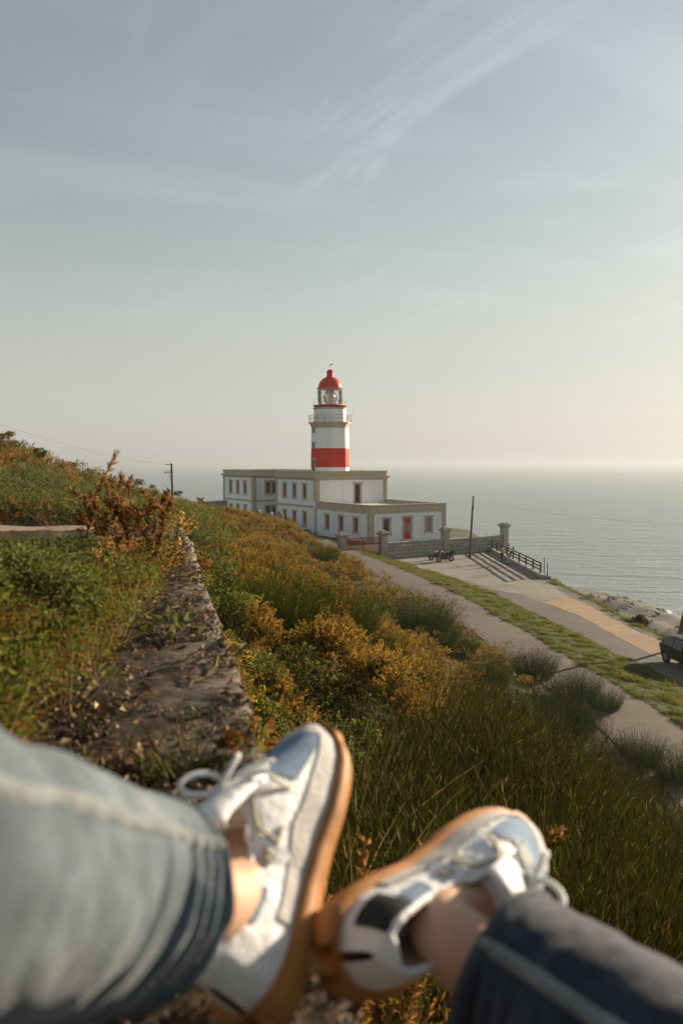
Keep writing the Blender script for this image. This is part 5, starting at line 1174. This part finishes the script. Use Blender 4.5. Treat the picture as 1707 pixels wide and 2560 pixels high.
for k in range(260):                     # moss cushions, seedlings and grass on the wall top
    x = random.uniform(-0.4, 3.6); y = 0.06+random.random()**0.7*0.5
    if vnoise(x, y, 3.0, 14) < 0.0: continue
    p = wl(x, y, -0.01); q = random.random()
    (lgreen if q < 0.4 else lred if q < 0.65 else lgrass if q < 0.85 else lpale).append((tuple(p), er(0.8), random.uniform(0.12, 0.32)))
ldry = []
for x, y, z in cand(420, 1.5, 14, -0.6, -0.05, 46):
    ed = edge_d(x, y)
    if ed > -0.30 or in_road(x, y): continue
    if y < 6.2 and ed > -1.27: z = ZSLAB
    ldry.append(((x, y, z), er(0.7), random.uniform(0.25, 0.6)))
scatter('wallside_dry_stalks', ds_, ldry, 'thin dry stalks standing among the plants left of the concrete wall', 'grass')
ns_ = srcs(leafy, [M['leaf'], M['grass'], M['twig']], 4, n=60, h=0.18, ll=0.026, r=0.11, m2=0.35)
np_ = srcs(leafy, [M['leafpale'], M['leaf'], M['twig']], 3, n=80, h=0.22, ll=0.030, lw=0.40, r=0.11, m2=0.2)
nr_ = srcs(leafy, [M['leafred'], M['leaf'], M['twig']], 3, n=46, h=0.10, ll=0.022, r=0.12, m2=0.25)
nh_ = srcs(grass_tuft, [M['grass'], M['drygrass']], 4, n=24, h=0.19, wd=0.0045, r=0.05, spread=0.9, dry=0.45)
scatter('wallside_leaves', ns_, lgreen, 'green leafy plants overgrowing the left side of the concrete wall', 'plants'); scatter('wallside_pale_leaves', np_, lpale, 'pale green bushy herbs at the left beside the concrete wall', 'plants')
scatter('wallside_rusty_leaves', nr_, lred, 'rust coloured creeping plants on the left of the concrete wall', 'plants'); scatter('wallside_grass', nh_, lgrass, 'tangled grass among the plants left of the concrete wall', 'grass')
scatter('wallside_gorse', hs_+gs_[:2], lgorse, 'brownish gorse at the far end of the concrete wall', 'gorse')
# single grass tufts and sprigs on the wall
def near_thing(name, mb, mats, px, py, z, s_, lab, cat, rz=0.0):
    p = G(px, py, ZSLAB+z); o = obj(name, mb.mesh(name, mats), None, p); o.scale = (s_, s_, s_); o.rotation_euler = (0, 0, rz); tag(o, lab, cat); return o
near_thing('grass_tuft', grass_tuft(9, n=46, h=0.115, wd=0.006, r=0.07, spread=1.0, dry=0.08), [M['grass'], M['drygrass']], 475, 1905, 0.0, 1.0, 'bright green grass tuft growing in the joint of the concrete wall near the shoe', 'grass')
near_thing('grass_tuft', grass_tuft(10, n=34, h=0.075, wd=0.006, r=0.06, spread=1.3, dry=0.1), [M['grass'], M['leafred']], 200, 1912, 0.0, 1.0, 'low green grass tuft beside the left knee', 'grass')
near_thing('rusty_sprig', leafy(33, n=36, h=0.05, ll=0.026, r=0.05, m2=0.4), [M['leafred'], M['grass'], M['twig']], 632, 1900, 0.0, 1.0, 'little red and green plant at the wall corner above the white lace', 'plant')
near_thing('clover_sprig', leafy(35, n=18, h=0.035, ll=0.032, r=0.05, lw=0.8, m2=0.2), [M['leafpale'], M['grass'], M['twig']], 235, 1715, 0.0, 1.0, 'small pale green leafy sprig on the brown wall top', 'plant')
near_thing('ivy_sprig', leafy(36, n=34, h=0.05, ll=0.034, r=0.10, m2=0.3), [M['leaf'], M['leafpale'], M['twig']], 440, 1590, 0.0, 1.0, 'trailing green sprig across the middle of the wall top', 'plant')
near_thing('low_bush', leafy(37, n=160, h=0.16, ll=0.022, lw=0.5, r=0.13, m2=0.3), [M['gstem'], M['leaf'], M['twig']], 398, 1442, 0.0, 1.0, 'round olive bush on the wall beside the dry gorse', 'bush')
lb = shrub_mesh('leafy_bush', 61, [M['leafpale'], M['leaf'], M['twig']], 3200, rx=0.5, rz=0.5, ll=0.075, lw=0.45, stems=5)
for px_, py_, s_, a_, lab in ((60, 1605, 0.46, 0.55, 'pale green leafy bush at the left edge beside the wall'), (150, 1470, 0.42, 0.42, 'low green leafy bush behind the pale one at the left')):
    p = G(px_, py_, ZSLAB); o = obj('leafy_bush', lb, None, (p.x, p.y, ZSLAB-0.03)); o.scale = (s_, s_, s_*a_); o.rotation_euler = (0, 0, px_); tag(o, lab, 'bush', 'leafy bushes left of the wall')
# the dry gorse shrub with a tall dead twig
random.seed(91)
gp = G(300, 1448, ZSLAB-0.03); gor = empty('dry_gorse_shrub', gp, 0, 'tall dry orange gorse shrub with a leaning dead twig beside the wall', 'shrub')
def woody(mb, p, d, ln, r0, depth, tips):
    q = p; t_ = d.normalized(); pts = [q]
    for i in range(4): q = q+t_*ln/4; t_ = (t_+rv(0.22)+Vector((0, 0, 0.06))).normalized(); pts.append(q)
    mb.tube(pts, [r0, r0*0.85, r0*0.7, r0*0.55, r0*0.4], 5); tips.append((pts[1], pts[-1]))
    if depth:
        for k in range(3): woody(mb, pts[random.randint(1, 4)], t_+rv(0.9)+Vector((0, 0, 0.3)), ln*0.62, r0*0.55, depth-1, tips)
def needles(mb, tips, dens, lo, hi, mis, stf=0.2):
    for a, b_ in tips:
        n_ = max(3, int((b_-a).length*dens))
        for i in range(n_):
            f = stf+(1-stf)*random.random(); q = a.lerp(b_, f)+rv(0.006); leaf(mb, q, (b_-a).normalized()*0.7+rv(0.9), random.uniform(lo, hi), random.uniform(0.004, 0.009), random.choice(mis), 0.4)
wood = MB(); tips = []
for k, (dx_, dy_) in enumerate(((0.10, 0.0), (-0.14, 0.1), (0.22, 0.15), (0.02, -0.2), (-0.05, 0.2), (0.3, 0.0))): woody(wood, Vector((dx_*0.3, dy_*0.3, 0)), Vector((dx_*1.6, dy_, 0.75)), 0.24, 0.007, 2, tips)
wood.build('stem', M['twig'], gor)
nd = MB(); needles(nd, tips, 620, 0.014, 0.034, (0, 0, 0, 1, 2)); nd.build('foliage', [M['gdry'], M['gstem'], M['gflower']], gor)
dead = MB(); tips2 = []; q0 = Vector((-0.14, 0.05, 0)); pts = [q0, q0+Vector((-0.02, 0, 0.16)), q0+Vector((0.01, 0.02, 0.34)), q0+Vector((0.06, 0.02, 0.44)), q0+Vector((0.115, 0.03, 0.55))]
dead.tube(pts, [0.006, 0.005, 0.0045, 0.0035, 0.002], 6); tips2 = [(pts[i], pts[i+1]) for i in range(2, 4)]
dead.build('dead_twig', M['drygrass'], gor)
nd = MB(); needles(nd, tips2, 520, 0.012, 0.034, (0, 0, 1)); nd.build('dead_needles', [M['gdry'], M['drygrass']], gor)
rs = MB(); tips3 = []
for k in range(9): a = random.uniform(0, 6.28); woody(rs, Vector((0.1*math.cos(a), 0.1*math.sin(a), 0.0)), Vector((math.cos(a), math.sin(a), 0.25)), 0.22, 0.004, 0, tips3)
tag(rs.build('fallen_branches', M['twig'], gor), kind='stuff')
# small orange gorse tight against the wall's outer face
random.seed(92)
sp_ = hit(690, 1850, 0.6); og = empty('orange_gorse_bush', (wl(0.35, -0.12, 0)[0], wl(0.35, -0.12, 0)[1], -1.5), 0, 'small orange brown gorse bush hugging the wall just past the white shoe', 'bush')
w_ = MB(); tp_ = []
for k in range(7): a = 6.28*k/7; woody(w_, Vector((0, 0, -0.3)), Vector((0.35*math.cos(a), 0.35*math.sin(a), 1)), 0.62, 0.008, 2, tp_)
w_.build('stem', M['twig'], og); nd = MB(); needles(nd, tp_, 330, 0.014, 0.034, (0, 1, 1, 2)); nd.build('foliage', [M['gdry'], M['gflower'], M['gstem']], og)
# ------------------------------------------------------------------ the seated person: legs in jeans, bare ankles, white shoes
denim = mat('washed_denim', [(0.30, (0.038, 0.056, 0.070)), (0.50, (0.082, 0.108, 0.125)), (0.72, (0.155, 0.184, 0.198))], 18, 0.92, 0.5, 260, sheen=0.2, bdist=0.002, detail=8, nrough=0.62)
denim_shade = mat('shaded_denim', [(0.30, (0.007, 0.010, 0.018)), (0.50, (0.017, 0.023, 0.036)), (0.72, (0.060, 0.074, 0.090))], 12, 0.92, 0.5, 260, sheen=0.2, bdist=0.002, detail=8, nrough=0.6)  # right leg's shade is put into this darker copy of the jeans colour
seamm = mat('denim_seam', [(0.3, (0.13, 0.15, 0.155)), (0.7, (0.23, 0.245, 0.245))], 40, 0.92, 0.4, 150)
leather = mat('white_leather', [(0.3, (0.66, 0.66, 0.66)), (0.7, (0.76, 0.76, 0.75))], 14, 0.55, 0.3, 60, second=((0.50, 0.48, 0.44), 16, 0.54, 0.78))
suede = mat('grey_suede', [(0.3, (0.42, 0.40, 0.38)), (0.7, (0.54, 0.52, 0.50))], 30, 0.95, 0.3, 200)
bluepanel = mat('blue_mesh', [(0.3, (0.13, 0.19, 0.27)), (0.7, (0.20, 0.27, 0.36))], 30, 0.9, 0.3, 300)
gum = mat('gum_rubber', [(0.3, (0.30, 0.120, 0.028)), (0.7, (0.40, 0.175, 0.048))], 12, 0.6, second=((0.15, 0.062, 0.020), 9, 0.50, 0.75))
blackp = mat('black_heel_panel', (0.012, 0.012, 0.010), 20, 0.75)
liningm = mat('shoe_lining', (0.30, 0.20, 0.155), 20, 0.9)
gold = mat('beige_trim', (0.44, 0.40, 0.30), 30, 0.7)
lacem = mat('cotton_lace', [(0.3, (0.62, 0.61, 0.58)), (0.7, (0.74, 0.73, 0.70))], 120, 0.95, 0.5, 400, bdist=0.002)

def smooth_path(pts, n):
    """Catmull-Rom through (pos, value...) tuples"""
    out_ = []; k = len(pts)
    for i in range(n):
        f = i/(n-1)*(k-1); a = min(int(f), k-2); t = f-a
        p0, p1, p2, p3 = (np.array(pts[max(0, min(k-1, a+d))], float) for d in (-1, 0, 1, 2))
        out_.append(0.5*((2*p1)+(-p0+p2)*t+(2*p0-5*p1+4*p2-p3)*t*t+(-p0+3*p1-3*p2+p3)*t**3))
    return out_
def loft(pts, n, m, disp=None, ref=Vector((0, 0, 1))):
    """rows of a tube; pts (x, y, z, r); returns rows and frames"""
    path = smooth_path(pts, n); rows, fr = [], []
    for i, p in enumerate(path):
        a = Vector(path[max(0, i-1)][:3]); b_ = Vector(path[min(n-1, i+1)][:3]); t = (b_-a).normalized(); u = (ref-t*ref.dot(t)).normalized(); w = t.cross(u); c = Vector(p[:3]); row = []
        for j in range(m):
            an = 2*math.pi*j/m; r_ = p[3]+(disp(i/(n-1), an) if disp else 0.0); row.append(c+(u*math.cos(an)+w*math.sin(an))*r_)
        rows.append(row); fr.append((c, t, u, w, p[3]))
    return rows, fr

# shoe shape: y heel to toe, z up, x towards the inner side of the foot
SL = 0.278
YS = [0, .004, .012, .025, .045, .07, .10, .135, .17, .20, .225, .245, .260, .270, .2755, SL]
WI = [.004, .016, .026, .033, .0365, .0365, .0345, .0375, .0455, .0485, .0465, .0400, .0310, .0215, .0125, .003]   # half width
ZTP = [.062, .074, .080, .080, .076, .070, .072, .098, .087, .071, .058, .050, .044, .038, .034, .030]               # collar / top line
CX = [0, 0, 0, 0, 0, .001, .003, .005, .006, .007, .009, .011, .012, .013, .013, .013]                              # toe drifts inwards
ZS = [.023, .023, .022, .021, .020, .019, .017, .016, .015, .015, .015, .016, .018, .020, .021, .022]                # sole top
OPEN0, OPEN1 = 0.016, 0.128
ip_ = lambda arr, y: float(np.interp(y, YS, arr))
def surf(y, v, off=0.0):
    """v 0 inner bottom .. 0.5 top .. 1 outer bottom"""
    w, zt, zs, cx = ip_(WI, y), ip_(ZTP, y), ip_(ZS, y), ip_(CX, y); a = math.pi*v
    c_, s_ = math.cos(a), math.sin(a)
    bul = 0.62 if y > 0.11 else 0.36
    x = cx+math.copysign(abs(c_)**bul, c_)*(w+off); z = zs+(s_**0.92)*(zt-zs+off)
    if y < OPEN1-0.02: x *= 1.0-0.14*s_
    yy = y-off*(1 if y < 0.02 else 0)+off*(1 if y > 0.262 else 0)
    return Vector((x, yy, z))
def patch(y0, y1, v0, v1, ny, nv, off, edge=None):
    rows = []
    for i in range(ny+1):
        f = i/ny; y = y0+(y1-y0)*f; a, b_ = (v0(f), v1(f)) if callable(v0) else (v0, v1); rows.append([surf(y, a+(b_-a)*j/nv, off) for j in range(nv+1)])
    return rows
VO = 0.40            # the opening runs from v = VO to 1 - VO
def build_shoe(parent, mtx, mirror, lab, loop_side):
    sx = -1 if mirror else 1
    T_ = lambda v: mtx @ Vector((v.x*sx, v.y, v.z))
    def g(mb, rows, mi=0): mb.grid([[T_(p) for p in r] for r in rows], mi)
    up = MB(); ysn = np.concatenate([np.linspace(0, 0.02, 8), np.linspace(0.028, 0.25, 34), np.linspace(0.255, SL, 9)])
    rows = []
    for y in ysn:
        row = []; op = max(0, min(1, (y-OPEN0*0.5)/(OPEN0*0.5)))*max(0, min(1, (OPEN1-y)/0.012))
        for j in range(33):
            v = j/32; p = surf(y, v)
            if op > 0 and VO < v < 1-VO:
                rim = surf(y, VO if v < 0.5 else 1-VO); k = min(1, (v-VO if v < 0.5 else 1-VO-v)/(0.5-VO)*2.2); inn = Vector((rim.x*(1-0.16*k), y, rim.z-0.045*max(0, k-0.15)))
                p = p.lerp(inn, op)
            row.append(p)
        rows.append(row)
    g(up, rows); shoe = up.build('shoe', leather, parent, True); shoe['label'] = lab
    # sole: gum rubber rim, slightly wider than the upper
    so = MB(); rows = []
    for y in ysn:
        w = ip_(WI, y)+0.0065; zs = ip_(ZS, y)+0.006; cx = ip_(CX, y); yy = y-0.006 if y < 0.02 else (y+0.006 if y > 0.26 else y)
        lift = 0.010*max(0, (y-0.2)/0.078)**2
        rows.append([Vector((cx+w, yy, zs)), Vector((cx+w*1.01, yy, zs*0.5+lift*0.5)), Vector((cx+w*0.94, yy, lift)), Vector((cx, yy, lift)), Vector((cx-w*0.94, yy, lift)), Vector((cx-w*1.01, yy, zs*0.5+lift*0.5)), Vector((cx-w, yy, zs)), Vector((cx, yy, zs-0.004))])
    so.grid([[T_(p) for p in r] for r in rows], closed=True); so.f += [tuple(range(8)), tuple(len(so.v)-8+k for k in range(8))]; so.m += [0, 0]
    sole = so.build('sole', gum, shoe, True)
    # suede guard along the sole and round the toe
    gd = MB()
    hg = lambda f: 0.12+0.13*max(0, (f-0.45)/0.55)**1.2
    g(gd, patch(0.055, 0.2765, lambda f: 0.0, lambda f: hg(f), 30, 4, 0.0018)); g(gd, patch(0.055, 0.2765, lambda f: 1-hg(f), lambda f: 1.0, 30, 4, 0.0018))
    g(gd, patch(0.248, 0.2765, 0.16, 0.84, 8, 18, 0.0018)); gd.build('toe_guard', suede, shoe, True)
    bl = MB(); g(bl, patch(0.172, 0.2475, lambda f: 0.20+0.03*f, lambda f: 0.80-0.03*f, 10, 16, 0.0012)); bl.build('toe_panel', bluepanel, shoe, True)
    sd = MB(); g(sd, patch(0.042, 0.074, 0.22, 0.39, 6, 6, 0.0012)); sd.build('side_panel', bluepanel, shoe, True)
    hp = MB(); g(hp, patch(0.010, 0.056, 0.60, 0.88, 8, 8, 0.0016)) if not mirror else g(hp, patch(0.007, 0.037, 0.10, 0.39, 8, 8, 0.0016)); hp.build('heel_panel', blackp, shoe, True)
    # collar roll and tongue
    co = MB(); ring_ = [surf(y, VO, 0.001) for y in np.linspace(OPEN0, OPEN1-0.01, 14)][::-1]+[surf(OPEN0*0.5, 0.42+0.16*k/4, 0.0) for k in range(5)]+[surf(y, 1-VO, 0.001) for y in np.linspace(OPEN0, OPEN1-0.01, 14)]
    co.tube([T_(p) for p in ring_], 0.0030, 8); co.build('collar', leather, shoe, True)
    li = MB(); rows = []
    for y in np.linspace(OPEN0, OPEN1, 14):
        rows.append([Vector((surf(y, VO).x*0.9*c_, y, surf(y, VO).z-0.006-0.035*(1-abs(c_)**2))) for c_ in np.linspace(1, -1, 9)])
    g(li, rows); li.build('lining', liningm, shoe, True)
    tg = MB(); rows = []
    for i, (y, z) in enumerate(((0.165, 0.092), (0.145, 0.103), (0.125, 0.113), (0.108, 0.121), (0.098, 0.124), (0.094, 0.121))):
        rows.append([Vector((0.004+0.028*c_, y, z-0.012*c_*c_)) for c_ in np.linspace(-1, 1, 7)])
    g(tg, rows); tg.build('tongue', leather, shoe, True).modifiers.new('t', 'SOLIDIFY').thickness = 0.004
    lc = MB()
    for k in range(5):
        y = 0.128+k*0.013; s_ = 1 if k % 2 else -1
        lc.tube([T_(surf(y, 0.40, 0.003)), T_(surf(y+0.005, 0.5, 0.005)), T_(surf(y+0.010, 0.60, 0.003))], 0.0024, 6); lc.tube([T_(surf(y+0.010, 0.40, 0.003)), T_(surf(y+0.005, 0.5, 0.008)), T_(surf(y, 0.60, 0.003))], 0.0024, 6)
    def bow(sd_, ln, hgt, wid):
        c0 = surf(0.150, 0.5, 0.010); pts = []
        for i in range(13):
            a = 2*math.pi*i/12; r_ = (1-math.cos(a))/2
            pts.append(T_(c0+Vector((sd_*0.016*r_+wid*math.sin(a)*0.4, wid*math.sin(a), 0.004+hgt*r_))+Vector((0, ln*r_, 0))))
        lc.tube(pts, 0.0027, 7)
    bow(loop_side, -0.012, 0.030, 0.010); bow(-loop_side, 0.020, 0.004, 0.010)
    for s_ in (-1, 1): lc.tube([T_(surf(0.150, 0.5, 0.010)), T_(surf(0.165, 0.5+s_*0.14, 0.008)), T_(surf(0.160, 0.5+s_*0.24, 0.004))], 0.0022, 6)
    lc.build('laces', lacem, shoe, True)
    # stitched trim on the inner side: an arrow-like outline and a small mark beneath it
    tr_ = MB()
    for yv in ([(0.165, 0.20), (0.142, 0.335), (0.118, 0.325), (0.112, 0.20), (0.128, 0.17)], [(0.098, 0.31), (0.096, 0.22)], [(0.104, 0.30), (0.102, 0.22)], [(0.094, 0.265), (0.106, 0.262)]):
        pts = []
        for (ya, va), (yb, vb) in zip(yv[:-1], yv[1:]):
            for k in range(4): pts.append(T_(surf(ya+(yb-ya)*k/4, va+(vb-va)*k/4, 0.0022)))
        pts.append(T_(surf(*yv[-1], 0.0022))); tr_.tube(pts, 0.0016, 5)
    tr_.build('emblem', gold, shoe, True)
    return shoe
def frame(H, T, U):
    T = T.normalized(); U = (U-T*U.dot(T)).normalized(); X = T.cross(U)      # right handed: x = y cross z
    m = Matrix((X, T, U)).transposed().to_4x4(); m.translation = H; return m
# left foot: rests on the outer edge of its heel, toe up and away, inner side to the camera
HL = P(665, 2575, 0.575); TL = P(782, 1888, 0.82)
TLd = TL-HL; UL = Vector((-0.62, -0.30, 0.72)); mL = frame(HL, TLd, UL)
# right foot: lies on its outer side, heel towards the left foot, toe away to the right
HR = P(800, 2395, 0.60); TRd = Vector((0.715, 0.69, -0.075))*0.28; UR = Vector((0.61, -0.65, 0.43)); mR = frame(HR, TRd, UR)
ankL = mL @ Vector((0.0, 0.066, 0.060)); ankR = mR @ Vector((0.0, 0.066, 0.060))
kneeL = Vector((-0.238, 0.262, -0.130)); kneeR = Vector((0.36, 0.345, -0.435)); hipL = Vector((-0.13, -0.12, -0.33)); hipR = Vector((0.12, -0.14, -0.34))
# body: one continuous skinned figure of pelvis, legs and feet inside the clothes
def foot_j(m, sx): return [tuple(m @ Vector((0.0, 0.062, 0.062)))+(0.032,), tuple(m @ Vector((0.0, 0.12, 0.056)))+((0.030, 0.026),), tuple(m @ Vector((0.0, 0.20, 0.042)))+((0.030, 0.018),)]
J = [(0, -0.18, -0.33, (0.14, 0.11)), tuple(hipL)+(0.075,), tuple(hipL.lerp(kneeL, 0.5))+(0.066,), tuple(kneeL)+(0.052,), tuple(kneeL.lerp(ankL, 0.35))+(0.050,), tuple(kneeL.lerp(ankL, 0.72))+(0.038,), tuple(kneeL.lerp(ankL, 0.88))+(0.034,)]+foot_j(mL, 1)
J += [tuple(hipR)+(0.075,), tuple(hipR.lerp(kneeR, 0.5))+(0.066,), tuple(kneeR)+(0.052,), tuple(kneeR.lerp(ankR, 0.35))+(0.050,), tuple(kneeR.lerp(ankR, 0.72))+(0.038,), tuple(kneeR.lerp(ankR, 0.88))+(0.033,)]+foot_j(mR, -1)
E = [(0, 1), (1, 2), (2, 3), (3, 4), (4, 5), (5, 6), (6, 7), (7, 8), (8, 9), (0, 10), (10, 11), (11, 12), (12, 13), (13, 14), (14, 15), (15, 16), (16, 17), (17, 18)]
person = skinned('person', J, E, skin, None, 0, 2); tag(person, 'seated person in jeans and white shoes with gum soles, legs stretched towards the sea', 'person')
def sstf(a, b, x):
    t = max(0.0, min(1.0, (x-a)/(b-a))); return t*t*(3-2*t)
def jeans(name, hip, knee, ank, m_ft, mt, seed, hem, seam_an, r0, side):
    top_ = ank+(knee-ank).normalized()*hem
    pts = [tuple(hip)+(0.094,), tuple(hip.lerp(knee, 0.5))+(0.086,), tuple(knee)+(0.074,), tuple(knee.lerp(top_, 0.40))+(0.071,), tuple(knee.lerp(top_, 0.75))+(r0+0.003,), tuple(top_)+(r0,)]
    CR = [(0.972, 0.010, 1.0), (0.935, 0.008, 0.6), (0.905, 0.007, 0.75), (0.865, 0.008, 0.9), (0.80, 0.008, 0.35)]
    def disp(f, a):
        b_ = (a+math.pi) % (2*math.pi)-math.pi; b_ = b_ if side > 0 else -b_; r_ = 0.0
        for fc, wd, dp in CR:
            q = (b_-R(45))/R(90); c_ = fc-0.045*max(0, q)**1.5+0.006*mnoise.noise(Vector((b_*2.5, fc*40, seed))); am = sstf(-0.25, 0.5, q)*sstf(1.9, 1.2, q)
            r_ -= dp*am*0.0085*math.exp(-((f-c_)/wd)**2)-dp*am*0.0035*math.exp(-((f-c_-wd*1.6)/wd)**2)
        return r_+0.0030*mnoise.noise(Vector((math.cos(a)*1.5, math.sin(a)*1.5, f*14+seed)))+0.0014*mnoise.noise(Vector((math.cos(a)*4, math.sin(a)*4, f*40+seed)))
    NR, NS = 280, 72
    rows, fr = loft(pts, NR, NS, disp)
    # turn the hem inwards
    c, t, u, w, r_ = fr[-1]
    for kk, (dr_, dl_) in enumerate(((-0.001, 0.004), (-0.006, 0.003), (-0.007, -0.02))): rows.append([p+(p-c).normalized()*dr_+t*dl_ for p in rows[NR-1]])
    mb = MB(); mb.grid(rows, closed=True); o = mb.build(name, mt, person, True)
    # side seam: a raised felled ridge
    sm_ = MB(); srows = []
    for i in range(100, NR):
        c, t, u, w, r_ = fr[i]; row = []
        for q in range(7):
            a = seam_an+(q/6-0.5)*0.17; j = a/(2*math.pi)*NS; j0 = int(math.floor(j)) % NS; ff_ = j-math.floor(j); p = rows[i][j0].lerp(rows[i][(j0+1) % NS], ff_); row.append(p+(p-c).normalized()*(0.0035*math.cos((q/6-0.5)*math.pi*0.98)**0.5-0.0004))
        srows.append(row)
    sm_.grid(srows); sm_.build('side_seam', seamm, o, True)
    hm = MB(); hrows = []
    for i in range(NR-8, NR):
        c = fr[i][0]; hrows.append([p+(p-c).normalized()*(0.0022 if NR-8 < i < NR-1 else 0.0002) for p in rows[i]])
    hm.grid(hrows, closed=True); hm.build('hem', mt, o, True)
    return o
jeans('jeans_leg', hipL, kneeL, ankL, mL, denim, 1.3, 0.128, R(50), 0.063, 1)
jeans('jeans_leg', hipR, kneeR, ankR, mR, denim_shade, 4.1, 0.066, R(-40), 0.065, -1)
build_shoe(person, mL, False, 'white shoe with gum sole standing on its heel, toe up', -1)
build_shoe(person, mR, True, 'white shoe with gum sole lying on its side, black heel panel to the camera', -1)

# ------------------------------------------------------------------ sea haze
hv = bpy.data.materials.new('haze_air'); hv.use_nodes = True; nt = hv.node_tree; nt.nodes.remove(nt.nodes['Principled BSDF'])
pv = N(nt, 'ShaderNodeVolumePrincipled'); pv.inputs['Color'].default_value = (0.46, 0.51, 0.54, 1); pv.inputs['Density'].default_value = HAZE; pv.inputs['Anisotropy'].default_value = 0.3
L(nt, pv.outputs[0], nt.nodes['Material Output'].inputs['Volume'])
mb = MB(); mb.box2((-BIG-500, -2500, -50), (BIG+500, BIG+500, 22)); tag(mb.build('haze', hv), 'pale sea haze', None, None, 'stuff')
